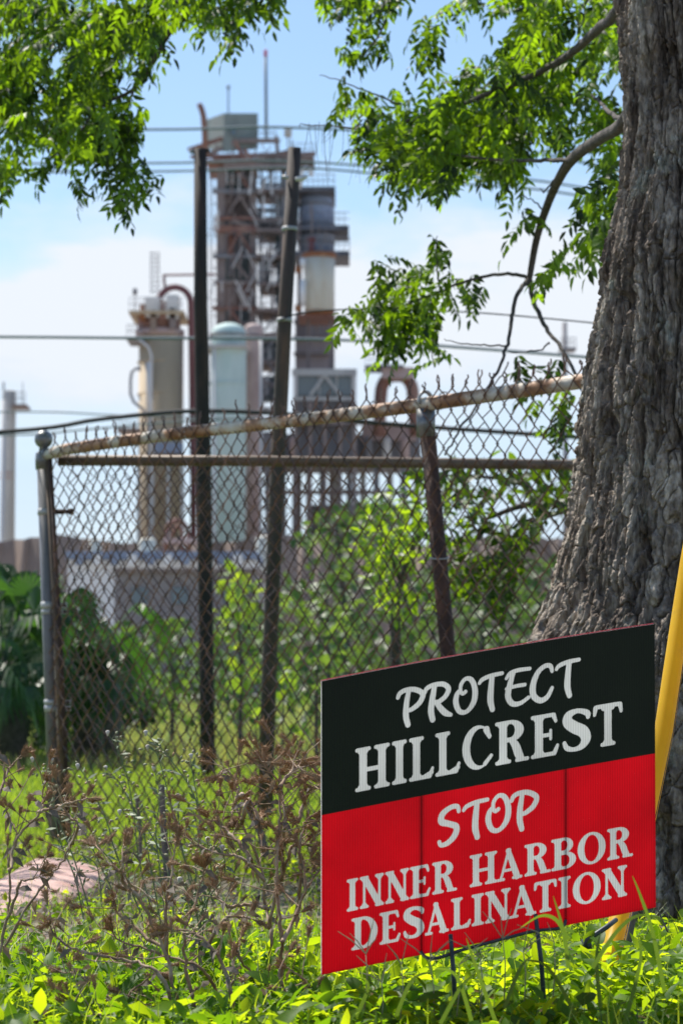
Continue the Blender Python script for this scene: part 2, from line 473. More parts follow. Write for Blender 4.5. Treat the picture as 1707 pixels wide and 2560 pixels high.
# ------------------------------------------------------------------ ground
def build_ground():
    ys = np.concatenate([np.linspace(-3, 3, 5), np.linspace(3.1, 14, 140), np.geomspace(14.3, 4000, 40)])
    xs = np.concatenate([-np.geomspace(3000, 2.6, 24), np.linspace(-2.5, 2.5, 80), np.geomspace(2.6, 3000, 24)])
    X, Y = np.meshgrid(xs, ys)
    Z = gz(X, Y) + np.where((np.abs(X) < 3) & (Y < 14), 0.03 * (fbm(X * 5, Y * 5, 3) - .5), 0)
    n, m = X.shape
    idx = np.arange(n * m).reshape(n, m)
    q = np.stack([idx[:-1, :-1], idx[:-1, 1:], idx[1:, 1:], idx[1:, :-1]], -1).reshape(-1, 4)
    o = npmesh('ground', np.stack([X, Y, Z], -1).reshape(-1, 3), q, 'ground', smooth=True)
    o['kind'] = 'structure'
    # mix of grass and bare earth in the material
    m_ = M['ground']; nt = m_.node_tree; b = nt.nodes['Principled BSDF']
    ramp = [x for x in nt.nodes if x.type == 'VALTORGB'][0]
    tc = nt.nodes.new('ShaderNodeTexCoord')
    sp = nt.nodes.new('ShaderNodeSeparateXYZ'); nt.links.new(tc.outputs['Object'], sp.inputs[0])
    n2 = nt.nodes.new('ShaderNodeTexNoise'); n2.inputs['Scale'].default_value = 3.0; n2.inputs['Detail'].default_value = 6
    nt.links.new(tc.outputs['Object'], n2.inputs['Vector'])
    mr = nt.nodes.new('ShaderNodeMapRange')          # bare earth under the plants and along the fence, lawn beyond it
    mr.inputs['From Min'].default_value = 11.5; mr.inputs['From Max'].default_value = 9.3
    nt.links.new(sp.outputs[1], mr.inputs[0])
    mu = nt.nodes.new('ShaderNodeMath'); mu.operation = 'MULTIPLY_ADD'; mu.inputs[1].default_value = 1.6; mu.inputs[2].default_value = -.45
    nt.links.new(n2.outputs[0], mu.inputs[0])
    ad = nt.nodes.new('ShaderNodeMath'); ad.operation = 'MULTIPLY'; ad.use_clamp = True
    ad2 = nt.nodes.new('ShaderNodeMath'); ad2.operation = 'ADD'; ad2.inputs[1].default_value = .45
    nt.links.new(mu.outputs[0], ad2.inputs[0])
    nt.links.new(ad2.outputs[0], ad.inputs[0]); nt.links.new(mr.outputs[0], ad.inputs[1])
    mx = nt.nodes.new('ShaderNodeMixRGB'); nt.links.new(ad.outputs[0], mx.inputs[0])
    nt.links.new(ramp.outputs[0], mx.inputs[1])
    n3 = nt.nodes.new('ShaderNodeTexNoise'); n3.inputs['Scale'].default_value = 22; n3.inputs['Detail'].default_value = 6
    nt.links.new(tc.outputs['Object'], n3.inputs['Vector'])
    r3 = nt.nodes.new('ShaderNodeValToRGB'); nt.links.new(n3.outputs[0], r3.inputs[0])
    r3.color_ramp.elements[0].position = .3; r3.color_ramp.elements[0].color = (.10, .075, .055, 1)
    r3.color_ramp.elements[1].position = .7; r3.color_ramp.elements[1].color = (.27, .22, .17, 1)
    nt.links.new(r3.outputs[0], mx.inputs[2])
    mf = nt.nodes.new('ShaderNodeMapRange'); mf.inputs['From Min'].default_value = 70; mf.inputs['From Max'].default_value = 85   # gravel yard round the plant
    nt.links.new(sp.outputs[1], mf.inputs[0])
    my = nt.nodes.new('ShaderNodeMixRGB'); nt.links.new(mf.outputs[0], my.inputs[0]); nt.links.new(mx.outputs[0], my.inputs[1]); my.inputs[2].default_value = (.30, .265, .23, 1)
    nt.links.new(my.outputs[0], b.inputs['Base Color'])


build_ground()


# ------------------------------------------------------------------ refinery
PY = 215.0                     # depth of the plant
def pxm(Y): return Y / F       # metres per photo pixel


def boxpx(mb, x0, y0, x1, y1, Y=PY, d=4.0):
    a, b = P(x0, y1, Y), P(x1, y0, Y)
    mb.box(((a.x + b.x) / 2, Y + d / 2, (a.z + b.z) / 2), (abs(b.x - a.x), d, abs(b.z - a.z)))


def cylpx(mb, cx, y0, y1, w, Y=PY, n=28, dome=0.0, cone=0.0):
    a, b = P(cx, y1, Y), P(cx, y0, Y)
    r = w / 2 * pxm(Y); h = b.z - a.z
    prof = [(r, 0), (r, h)]
    if dome: prof += [(r * math.cos(t), h + dome * r * math.sin(t)) for t in (.3, .6, .9, 1.2, 1.5)]
    if cone: prof = [(r * cone, -r * .8)] + prof
    mb.lathe((a.x, Y, a.z), prof, n)


def beam(mb, a, b, w, Y=PY, n=4, Y2=None):
    mb.tube([P(*a, Y), P(*b, Y if Y2 is None else Y2)], w / 2 * pxm(Y), n)


def ln(mb, pts, w, Y=PY, n=6):
    mb.tube([P(x, y, Y) for x, y in pts], w / 2 * pxm(Y), n)


def railing(mb, x0, x1, y, Y=PY, h=28, d=3.0, step=14, w=2.4):
    for yy in (y - h, y - h / 2):
        for dd in (0, d): beam(mb, (x0, yy), (x1, yy), w, Y + dd)
        for xx in (x0, x1): beam(mb, (xx, yy), (xx, yy), w, Y, Y2=Y + d)
    x = x0
    while x <= x1 + .1:
        for dd in (0, d): beam(mb, (x, y), (x, y - h), w, Y + dd)
        x += step


def gzero(Y): return HOR + F * EYE / Y


def base(px, Y): p = P(px, HOR, Y); return (p.x, Y, 0.0)


def parts(root, spec):
    for name, m, fn in spec:
        mb = MB(); fn(mb); mb.build(name, m, root)


def arch(x0, x1, y0, y1, n=14):
    """semi-elliptic arc from (x0,y1) over (mid,y0) to (x1,y1)"""
    return [((x0 + x1) / 2 - math.cos(math.pi * i / n) * (x1 - x0) / 2, y1 - math.sin(math.pi * i / n) * (y1 - y0)) for i in range(n + 1)]


G0 = gzero(PY)


def refinery_tower():
    Y = PY
    r = empty('refinery_tower', base(620, Y), 'tall rusty steel refinery tower with open bracing, stair landings and a green box on top', 'tower')
    def col(x0, x1, y0, y1, d=.6, Yo=0):
        m = MB(); boxpx(m, x0, y0, x1, y1, Y + Yo, d); m.build('column', 'steel_brown', r)
    for x0, x1 in ((538, 564), (622, 642)):
        col(x0, x1, 400, G0)
    col(545, 562, 400, G0, .6, 5); col(625, 640, 400, G0, .6, 5)
    for x0, x1 in ((648, 656), (700, 716)):
        m = MB(); boxpx(m, x0, 380, x1, G0, Y + .5, .6); m.build('column', 'steel_grey', r)
    # dark cladding panels between the columns, storey by storey
    st = [400, 478, 545, 572, 640, 705, 770, 850, 930, 1010, 1100, 1200]
    for i in range(len(st) - 1):
        m = MB(); boxpx(m, 560, st[i] - 1, 628, st[i + 1] + 1, Y + 2.2 + .2 * (i % 2), .15)
        m.build('cladding_panel', ('panel_teal', 'steel_brown', 'panel_teal', 'steel_grey')[i % 4], r)
        rq = random.Random(i)
        m = MB(); xx = rq.choice((570, 608)); boxpx(m, xx, st[i] + 4, xx + rq.uniform(9, 16), st[i + 1] - rq.uniform(4, 20), Y + 1.2, .8); m.build('duct', rq.choice(('steel_brown', 'steel_grey', 'steel_rust')), r)
    for y in st:
        hb = 4 + (y * 7 % 5)
        m = MB(); boxpx(m, 530 + y % 7, y - hb, 646 + y % 11, y + hb, Y - .35, .3); m.build('beam', ('steel_brown', 'steel_grey', 'steel_rust')[y % 3], r)
        m = MB(); boxpx(m, 536, y - 6, 646, y + 6, Y + 5.3, .3); m.build('beam', 'steel_brown', r)
    # zigzag braces
    for i in range(len(st) - 1):
        m = MB()
        a, b = st[i] + 8, st[i + 1] - 8
        if i % 2 == 0: beam(m, (580, a), (622, b), 11, Y - .2)
        else:
            beam(m, (598, a), (572, b), 8, Y - .2); beam(m, (598, a), (628, b), 8, Y - .2)
        m.build('brace', 'steel_rust' if i % 3 == 0 else 'steel_brown', r)
    # open lattice bay right
    m = MB()
    rr = random.Random(3)
    for i, y in enumerate(range(400, int(G0) - 60, 62)):
        for yo, dd in ((0, .5), (4, 4.5)):
            beam(m, (652, y + yo), (708, y + yo), 6, Y + dd)
            if i % 2: beam(m, (652, y), (708, y + 62), 5, Y + dd)
            else: beam(m, (708, y), (652, y + 62), 5, Y + dd)
            beam(m, (680, y), (665 + rr.random() * 30, y + 62), 4, Y + 2)
        beam(m, (652, y), (652, y), 5, Y + .5, Y2=Y + 4.5)
    m.build('lattice', 'steel_grey', r, kind='stuff')
    m = MB()
    for k in range(70):
        x = rr.uniform(540, 712); y = rr.uniform(400, 1000); l = rr.uniform(20, 80)
        if rr.random() < .5: beam(m, (x, y), (x, y + l), rr.uniform(2.5, 6), Y - .3 - rr.random())
        else: beam(m, (x, y), (min(x + l * .7, 716), y + rr.uniform(-30, 30)), rr.uniform(2.5, 5), Y - .3 - rr.random())
    m.build('pipe_runs', 'steel_brown', r, kind='stuff')
    m = MB()
    for k in range(60):
        x = rr.uniform(540, 712); y = rr.uniform(400, 1050); l = rr.uniform(15, 70)
        beam(m, (x, y), (x + rr.choice((0, 0, l * .5, -l * .5)), y + l), rr.uniform(2.5, 6), Y - .4 - rr.random())
    m.build('conduits', 'pale_steel', r, kind='stuff')
    # landings with handrails
    for x0, x1, y in ((640, 712, 470), (642, 716, 545), (640, 722, 570), (640, 716, 635), (645, 712, 705), (640, 715, 770), (560, 700, 832), (645, 712, 900)):
        m = MB(); boxpx(m, x0, y, x1, y + 9, Y - .6, 6)
        pl = m.build('landing', 'steel_brown', r)
        m = MB(); railing(m, x0, x1, y, Y - .6, 26, 5.5, 12, 2.6); m.build('handrail', 'steel_grey', pl)
    # dark equipment in the bay
    for x0, y0, x1, y1 in ((624, 520, 650, 578), (686, 500, 704, 556), (688, 575, 705, 632), (655, 640, 672, 700), (690, 640, 708, 760), (650, 840, 706, 900), (655, 940, 700, 1000)):
        m = MB(); boxpx(m, x0, y0, x1, y1, Y + 1.2, 2.2); m.build('equipment_box', 'panel_teal', r)
    # caged ladder on the left side
    m = MB()
    for x in (524, 532): beam(m, (x, 400), (x, 1080), 2.6, Y + 1)
    y = 405
    while y < 1075: beam(m, (524, y), (532, y), 2.4, Y + 1); y += 9
    for y in range(430, 1060, 40): beam(m, (532, y), (540, y), 4, Y + 1)
    m.build('ladder', 'steel_grey', r, kind='stuff')
    # head frame
    for (a, b, w, mt) in (((476, 392), (790, 384), 12, 'steel_rust'), ((470, 375), (560, 345), 13, 'steel_rust'), ((515, 388), (600, 352), 14, 'steel_brown'), ((560, 412), (735, 412), 17, 'steel_brown'),
                          ((585, 350), (612, 400), 14, 'steel_rust'), ((612, 372), (640, 420), 12, 'steel_rust'), ((600, 352), (700, 352), 15, 'steel_brown'), ((690, 340), (696, 400), 14, 'steel_brown'), ((640, 400), (735, 372), 8, 'steel_brown')):
        m = MB(); beam(m, a, b, w, Y - .8); m.build('beam', mt, r)
    m = MB(); boxpx(m, 516, 398, 640, 408, Y - 1, 7); pl = m.build('landing', 'steel_rust', r)
    m = MB(); boxpx(m, 640, 386, 785, 394, Y - 1, 6); pl = m.build('landing', 'steel_brown', r)
    m = MB(); railing(m, 736, 788, 386, Y - 1, 28, 5.5, 13, 2.2); m.build('handrail', 'steel_grey', pl, kind='stuff')
    m = MB(); railing(m, 645, 690, 344, Y - 1, 24, 5.5, 11, 2.4); m.build('handrail', 'steel_grey', pl)
    # green penthouse, its corner towards us
    m = MB()
    p = [P(514, 372, Y + 2.5), P(560, 380, Y - 1.2), P(645, 372, Y), P(600, 372, Y + 4)]
    t = [P(514, 300, Y + 2.5), P(560, 283, Y - 1.2), P(645, 283, Y), P(600, 290, Y + 4)]
    m.add(p + t, [(0, 1, 5, 4), (1, 2, 6, 5), (2, 3, 7, 6), (3, 0, 4, 7), (4, 5, 6, 7), (3, 2, 1, 0)])
    ph = m.build('penthouse', 'box_green', r)
    m = MB(); boxpx(m, 578, 315, 590, 338, Y - 1.3, .2); m.build('vent', 'glass', ph)
    m = MB(); beam(m, (571, 290), (571, 222), 5, Y); beam(m, (571, 222), (571, 214), 9, Y, 8); m.build('antenna', 'paleline', r)
    m = MB(); beam(m, (666, 345), (664, 140), 8, Y, 8); ms = m.build('mast', 'paleline', r)
    m = MB(); cylpx(m, 664, 127, 141, 9, Y, 10, dome=.8); m.build('mast_tip', 'beacon', ms)
    m = MB(); ln(m, [(514, 390), (512, 330), (509, 290), (504, 272), (498, 260)], 15, Y - 1.5, 10); m.build('flare_pipe', 'steel_rust', r)
    m = MB(); beam(m, (720, 385), (720, 340), 5, Y - 1); lp = m.build('lamp_post', 'steel_grey', r)
    m = MB(); cylpx(m, 720, 322, 342, 19, Y - 1, 14, dome=.7); m.build('lamp_globe', 'concrete', lp)
    m = MB(); ln(m, [(748, 470), (752, 432), (764, 418), (776, 424), (778, 440)], 12, Y - 1); m.build('vent_hood', 'pale_steel', r)
    m = MB()
    for k in range(34):
        x = rr.uniform(520, 730); y = rr.uniform(345, 420); l = rr.uniform(12, 45)
        beam(m, (x, y), (x + rr.uniform(-20, 20), y + l), rr.uniform(3, 7), Y - 1.6 + rr.random() * 3)
    m.build('head_bracing', 'steel_brown', r, kind='stuff')
    # stair flights
    for i, y in enumerate(range(835, 1000, 55)):
        m = MB(); a, b = ((655, y), (700, y + 50)) if i % 2 else ((700, y), (655, y + 50))
        beam(m, a, b, 7, Y - .5); beam(m, (a[0], a[1] - 22), (b[0], b[1] - 22), 3, Y - .5); m.build('stair_flight', 'steel_grey', r)


def blue_vessel():
    rr2 = random.Random(8)
    Y = PY + 1
    r = empty('blue_grey_vessel', base(790, Y), 'wide blue-grey process vessel with dark banding and railed platforms right of the leaning pole', 'vessel')
    m = MB()
    a = P(790, G0, Y); k = pxm(Y)
    prof = [(46, 640), (46, 520), (44, 500), (34, 470), (26, 462)]
    m.lathe((a.x, Y + 2, P(790, 640, Y).z), [(p[0] * k, (640 - p[1]) * k) for p in prof], 30)
    m.build('shell', 'vessel_blue', r)
    for y in (483, 512, 560, 606):
        m = MB(); cylpx(m, 790, y, y + 5, 98, Y + 2, 28); m.build('stiffener_ring', 'steel_grey', r)
    for x0, x1, y, h in ((735, 838, 466, 30), (735, 872, 563, 32), (735, 874, 627, 34)):
        m = MB(); boxpx(m, x0, y, x1, y + 11, Y - 1, 6); pl = m.build('platform', 'deck_dark', r)
        m = MB(); railing(m, x0 + 8, x1, y, Y - 1, h, 5.5, 13, 2.4); m.build('handrail', 'steel_grey', pl)
    for x in (748, 830):
        m = MB(); boxpx(m, x - 6, 640, x + 6, G0, Y + 3, 1); m.build('leg', 'steel_brown', r)
    m = MB(); boxpx(m, 738, 785, 829, 925, Y + 1.5, 4.5); m.build('skirt', 'skirt', r)
    for y in (800, 838, 880):
        m = MB(); boxpx(m, 734, y, 832, y + 8, Y + .9, .5); m.build('beam', 'steel_brown', r)
    m = MB()
    for x in (745, 760, 778, 800, 815): beam(m, (x, 785), (x + 4, 838), 3.5, Y + 1)
    m.build('conduit', 'steel_grey', r, kind='stuff')
    m = MB()
    for k in range(26):
        x = rr2.uniform(742, 836); y = rr2.uniform(470, 780); l = rr2.uniform(20, 90)
        beam(m, (x, y), (x, y + l), rr2.uniform(2, 5), Y - 1.6)
    m.build('pipe_runs', 'steel_brown', r, kind='stuff')


def white_drum():
    Y = PY - 5
    r = empty('white_drum', base(798, Y), 'white cylindrical drum with orange rust on its rim, below the blue-grey vessel', 'drum')
    m = MB(); a = P(798, 640, Y); k = pxm(Y)
    m.lathe((a.x, Y, P(798, 782, Y).z), [(30 * k, 0), (37 * k, 5 * k), (38 * k, 70 * k), (40 * k, 138 * k)], 30)
    m.build('shell', 'drum_white', r)
    m = MB(); cylpx(m, 798, 634, 646, 84, Y, 28); m.build('rusty_rim', 'rust_orange', r)
    m = MB(); cylpx(m, 798, 779, 786, 78, Y, 28); m.build('rusty_rim', 'rust_orange', r)
    m = MB(); beam(m, (779, 640), (779, 598), 15, Y, 10); cylpx(m, 779, 594, 602, 20, Y, 12); m.build('outlet_stub', 'maroon', r)
    m = MB(); cylpx(m, 757, 646, 672, 14, Y - 1, 12); cylpx(m, 757, 700, 765, 15, Y - 1, 12); m.build('side_tank', 'white_wall', r)
    m = MB(); cylpx(m, 745, 665, 682, 16, Y - 1, 10); cylpx(m, 745, 762, 778, 16, Y - 1, 10); m.build('flange', 'rust_orange', r)
    m = MB(); boxpx(m, 745, 785, 838, 792, Y - .5, 5); m.build('bracket', 'steel_rust', r)
    for x in (770, 826):
        m = MB(); boxpx(m, x - 4, 790, x + 4, G0, Y + 1, .5); m.build('leg', 'steel_brown', r)


def beige_column():
    Y = PY - 12
    r = empty('beige_column', base(400, Y), 'thick beige process column with cluttered railed top left of the black pole', 'process column')
    m = MB(); cylpx(m, 400, 840, G0, 112, Y, 36, dome=.0); m.build('shell', 'beige', r)
    for y in (905, 985, 1090, 1180):
        m = MB(); cylpx(m, 400, y, y + 3, 114, Y, 36); m.build('weld_band', 'beige', r)
    m = MB(); cylpx(m, 400, 826, 841, 124, Y, 32); m.build('cornice', 'pinkish', r)
    m = MB(); cylpx(m, 398, 792, 826, 108, Y, 28); m.build('top_drum', 'steel_rust', r)
    m = MB(); boxpx(m, 322, 776, 460, 783, Y - 2.5, 7); pl = m.build('platform', 'beige', r)
    m = MB(); railing(m, 324, 458, 776, Y - 2.5, 32, 6.5, 11, 2.6); m.build('handrail', 'pale_steel', pl)
    for x0, y0, x1, y1, mt in ((362, 742, 400, 792, 'pale_steel'), (416, 736, 446, 795, 'pale_steel'), (398, 752, 416, 800, 'steel_rust'), (350, 760, 364, 800, 'rust_orange'), (424, 770, 440, 820, 'steel_brown'), (376, 775, 392, 826, 'brown_bank')):
        m = MB(); boxpx(m, x0, y0, x1, y1, Y - 2, 2.5); m.build('equipment_box', mt, r)
    m = MB(); boxpx(m, 317, 842, 360, 850, Y - 2.5, 4); pl = m.build('platform', 'steel_grey', r)
    m = MB(); railing(m, 318, 358, 842, Y - 2.5, 30, 3.5, 11, 2.4); m.build('handrail', 'steel_grey', pl)
    m = MB(); ln(m, [(352, 925), (342, 920), (330, 930), (327, 950), (327, 985), (335, 1005), (356, 1022), (372, 1040), (374, G0)], 8, Y - 2.6, 8); m.build('loop_pipe', 'steel_grey', r)
    m = MB(); ln(m, [(345, 846), (372, 868), (379, 890), (379, 1040), (376, G0)], 6, Y - 2.9, 8); m.build('down_pipe', 'pale_steel', r)
    m = MB(); beam(m, (373, 905), (373, 1040), 13, Y - 2.2, 8); m.build('down_pipe', 'pale_steel', r)
    m = MB(); ln(m, [(395, 745)] + arch(397, 478, 718, 760) + [(479, 830), (484, 1200), (484, G0)], 17, Y - 1, 10); m.build('transfer_pipe', 'maroon', r)
    m = MB(); beam(m, (412, 716), (410, 688), 7, Y - 1, 8); beam(m, (408, 688), (540, 686), 6, Y - 1, 8); m.build('vent_pipe', 'maroon', r)
    # ladder mast on top
    m = MB()
    for x in (377, 398): beam(m, (x, 735), (x, 630), 2.6, Y)
    for y in range(632, 735, 12):
        beam(m, (377, y), (398, y), 3, Y); beam(m, (377, y), (398, y + 12), 2, Y)
        beam(m, (377, y), (377, y), 2, Y, Y2=Y + .7)
    m.build('lattice_mast', 'steel_grey', r)
    m = MB(); beam(m, (338, 776), (338, 735), 2.6, Y - 2); cylpx(m, 338, 724, 737, 12, Y - 2, 10, dome=.7); m.build('lamp', 'steel_grey', r)
    # lower platform on the left
    m = MB(); boxpx(m, 293, 1069, 350, 1077, Y - 2.5, 4); pl = m.build('platform', 'steel_brown', r)
    m = MB(); railing(m, 294, 350, 1069, Y - 2.5, 30, 3.5, 11, 2.2); m.build('handrail', 'steel_grey', pl)
    # base frame with blue machinery
    m = MB(); boxpx(m, 385, 1106, 455, 1132, Y - 3, 2); m.build('control_box', 'blue_roof', r)
    for x in (345, 380, 420, 455):
        m = MB(); boxpx(m, x - 5, 1150, x + 5, G0, Y - 3, .8); m.build('leg', 'concrete', r)


def mint_column():
    Y = PY - 16
    r = empty('mint_column', base(570, Y), 'pale mint green column with domed top between the two dark poles', 'process column')
    m = MB(); cylpx(m, 570, 834, G0, 88, Y, 36, dome=.62); m.build('shell', 'mint', r)
    for y in (836, 868, 958):
        m = MB(); cylpx(m, 570, y, y + 5, 93, Y, 32); m.build('band', 'steel_brown' if y < 840 else 'mint', r)
    m = MB(); boxpx(m, 505, 860, 616, 868, Y - 1.8, 4.5); pl = m.build('platform', 'concrete', r)
    m = MB(); railing(m, 506, 614, 860, Y - 1.8, 26, 4, 12, 2.2); m.build('handrail', 'steel_grey', pl)
    m = MB(); beam(m, (536, 870), (536, G0), 6, Y - 1.7, 8); m.build('down_pipe', 'pale_steel', r)
    r2 = empty('pink_column', base(637, Y + 3), 'narrow pinkish column standing right behind the mint green one', 'process column')
    m = MB(); cylpx(m, 632, 822, G0, 46, Y + 3, 24, dome=.6); m.build('shell', 'pinkish', r2)
    m = MB(); cylpx(m, 632, 838, 846, 52, Y + 3, 24); m.build('band', 'steel_brown', r2)
    m = MB(); beam(m, (652, 850), (652, G0), 7, Y + 1.5, 8); m.build('down_pipe', 'pale_steel', r2)


def truss_building():
    Y = PY - 9
    r = empty('plant_building', base(815, Y), 'grey plant building with a glazed upper storey crossed by pale diagonal braces', 'building')
    m = MB(); boxpx(m, 735, 925, 888, 1160, Y + .6, 9); m.build('wall', 'steel_grey', r)
    for x0, x1 in ((745, 798), (800, 842), (844, 880)):
        m = MB(); boxpx(m, x0, 940, x1, 988, Y + .42, .15); w = m.build('window', 'glass', r)
        m = MB(); boxpx(m, x1 - 2, 938, x1 + 2, 990, Y + .3, .15); m.build('window_frame', 'concrete', w)
    for a, b in (((730, 922), (892, 930)), ((732, 992), (890, 992))):
        m = MB(); boxpx(m, a[0], a[1], b[0], b[1] + 9, Y - .1, .35); m.build('beam', 'concrete', r)
    for a, b in (((812, 938), (775, 990)), ((812, 938), (852, 990))):
        m = MB(); beam(m, a, b, 10, Y + .1); m.build('brace', 'concrete', r)
    for x in (738, 886):
        m = MB(); boxpx(m, x - 5, 934, x + 5, 990, Y - .05, .35); m.build('post', 'pale_steel', r)
    for x in (738, 775, 812, 850, 886):
        m = MB(); boxpx(m, x - 5, 1004, x + 5, G0, Y - .1, .6); m.build('post', 'steel_brown', r)
    m = MB(); boxpx(m, 720, 1050, 905, 1062, Y - .3, .5); m.build('beam', 'steel_brown', r)
    # lower process block with open legs
    r = empty('process_block', base(930, Y + 6), 'low grey brown process block on open concrete legs under the arched duct', 'building')
    m = MB(); boxpx(m, 650, 1085, 1052, 1165, Y + 6, 8); m.build('wall', 'steel_grey', r)
    m = MB(); boxpx(m, 905, 1060, 1040, 1100, Y + 5, 8); m.build('upper_wall', 'pinkish', r)
    for i, x in enumerate(range(668, 1050, 34)):
        m = MB(); boxpx(m, x - 6, 1165, x + 8, G0, Y + 6 + (i % 2) * 5, 1); m.build('leg', 'concrete' if i % 2 else 'steel_grey', r)
    for i, x in enumerate(range(690, 1040, 46)):
        m = MB(); cylpx(m, x, 1098, 1160, 22, Y + 5, 14, dome=.6); m.build('tank', ('pale_steel', 'pinkish', 'steel_grey')[i % 3], r)
    m = MB(); boxpx(m, 660, 1225, 1050, 1235, Y + 5.5, .6); m.build('beam', 'steel_brown', r)
    m = MB(); boxpx(m, 780, 1262, 1000, 1400, Y + 12, 3); m.build('rear_wall', 'steel_grey', r)
    # arched duct
    r = empty('arched_duct', base(990, Y + 3), 'rusty red brown arched duct forming an opening against the sky', 'duct')
    m = MB(); ln(m, [(948, 1090), (950, 1010)] + [(x, y) for x, y in arch(952, 1032, 936, 985)][1:-1] + [(1034, 1010), (1040, 1090)], 32, Y + 3, 16); m.build('duct', 'steel_rust', r)
    m = MB(); boxpx(m, 912, 912, 1010, 918, Y + 1, 4); pl = m.build('platform', 'steel_grey', r)
    m = MB(); railing(m, 913, 1008, 912, Y + 1, 28, 3.5, 12, 2.2); m.build('handrail', 'pale_steel', pl)
    m = MB(); boxpx(m, 955, 918, 1035, 945, Y + 1.4, 3); m.build('collar', 'pinkish', r)


def small_plant():
    r = empty('slim_concrete_column', base(18, PY - 8), 'slim pale grey column with small railed landing at the left edge of the plant', 'process column')
    Y = PY - 8
    m = MB(); cylpx(m, 18, 982, G0, 34, Y, 20, dome=.5); m.build('shell', 'concrete', r)
    m = MB(); cylpx(m, 4, 1000, G0, 12, Y - 2, 12); m.build('down_pipe', 'pale_steel', r)
    m = MB(); boxpx(m, 30, 1010, 66, 1017, Y - 1, 3); pl = m.build('landing', 'steel_brown', r)
    m = MB(); railing(m, 34, 64, 1010, Y - 1, 30, 2.5, 10, 2.2); m.build('handrail', 'steel_grey', pl)
    m = MB(); beam(m, (58, 1010), (58, 955), 2.4, Y); m.build('lamp_post', 'steel_grey', r)
    m = MB(); beam(m, (10, 985), (10, 955), 5, Y, 8); m.build('vent', 'steel_grey', r)
    for y in (1180, 1192):
        m = MB(); cylpx(m, 18, y, y + 5, 40, Y, 18); m.build('band', 'pinkish', r)
    r = empty('far_stack', base(1415, PY + 60), 'far thin dark stack with a small platform right of the forked branch', 'stack')
    m = MB(); cylpx(m, 1415, 806, gzero(PY + 60), 13, PY + 60, 12); m.build('shell', 'steel_grey', r)
    m = MB(); boxpx(m, 1400, 868, 1440, 874, PY + 59, 3); railing(m, 1402, 1438, 868, PY + 59, 24, 2.5, 9, 2.2); m.build('platform', 'steel_grey', r)
    # red-brown bank / berm
    m = MB(); rr = random.Random(4)
    Y = PY - 40
    xs_ = [-600]
    while xs_[-1] < 1500: xs_.append(xs_[-1] + rr.uniform(12, 34))
    top_ = [1358 - 14 * math.sin(x * .011) - rr.uniform(0, 10) for x in xs_]
    vs_ = []
    for x, t in zip(xs_, top_):
        a_ = P(x, t, Y + rr.uniform(0, 1.5)); b_ = P(x, gzero(Y), Y - 3); c_ = Vector((a_.x, Y + 12, a_.z - .2)); e_ = P(x, (t + gzero(Y)) / 2 + rr.uniform(-12, 12), Y - 1.5)
        vs_ += [b_, e_, a_, c_]
    fs_ = []
    for i in range(len(xs_) - 1):
        for k in range(3): fs_.append((4 * i + k, 4 * i + 4 + k, 4 * i + 5 + k, 4 * i + 1 + k))
    m.add(vs_, fs_)
    o = m.build('earth_bank', 'brown_bank'); tag(o, kind='structure')
    # warehouse
    Y = 150
    r = empty('warehouse', base(400, Y), 'long low white warehouse with a blue band under its roof', 'building')
    m = MB(); boxpx(m, 168, 1400, 640, gzero(Y), Y, 14); m.build('wall', 'white_wall', r)
    m = MB(); boxpx(m, 165, 1378, 644, 1398, Y - .3, 15); m.build('roof', 'blue_roof', r)
    for x in range(188, 620, 44):
        m = MB(); boxpx(m, x, 1386, x + 22, 1412, Y - .5, .15); m.build('door', 'white_wall' if (x // 44) % 2 else 'blue_roof', r)
    for x, w in ((222, 30), (345, 44), (640, 34)):
        r = empty('cream_tank', base(x + w / 2, 160), {222: 'small cream tank over the warehouse roof, left of the two', 345: 'larger cream tank over the warehouse roof beside the black pole', 640: 'cream tank glowing behind the leaning brown pole'}[x], 'tank')
        m = MB(); cylpx(m, x + w / 2, 1352 if x < 600 else 1345, gzero(160), w, 160, 20, dome=.35)
        m.build('shell', 'drum_white', r)
    Y = 95
    r = empty('block_building', base(370, Y), 'squat grey block building standing behind the dark palmetto', 'building')
    m = MB(); boxpx(m, 285, 1428, 640, gzero(Y), Y, 10); m.build('wall', 'block_grey', r)
    m = MB(); boxpx(m, 280, 1420, 646, 1429, Y - .3, 10.6); m.build('roof', 'steel_brown', r)
    for x in (330, 430, 560):
        m = MB(); boxpx(m, x, 1470, x + 40, 1510, Y - .1, .05); m.build('window', 'glass', r)
    r = empty('red_pump_house', base(440, 170), 'small round topped red pipe frame in front of the beige column', 'pipe frame')
    m = MB(); ln(m, [(414, 1400)] + arch(416, 470, 1300, 1335) + [(472, 1400)], 11, 170, 8); ln(m, [(430, 1400)] + arch(432, 456, 1315, 1335) + [(457, 1400)], 7, 171, 8); m.build('pipe', 'steel_rust', r)
    m = MB(); boxpx(m, 405, 1345, 490, 1358, 169, 3); m.build('deck', 'pinkish', r)
    m = MB(); boxpx(m, 412, 1358, 420, gzero(170), 170, .5); boxpx(m, 470, 1358, 478, gzero(170), 170, .5); m.build('leg', 'steel_rust', r)


refinery_tower(); blue_vessel(); white_drum(); beige_column(); mint_column(); truss_building(); small_plant()


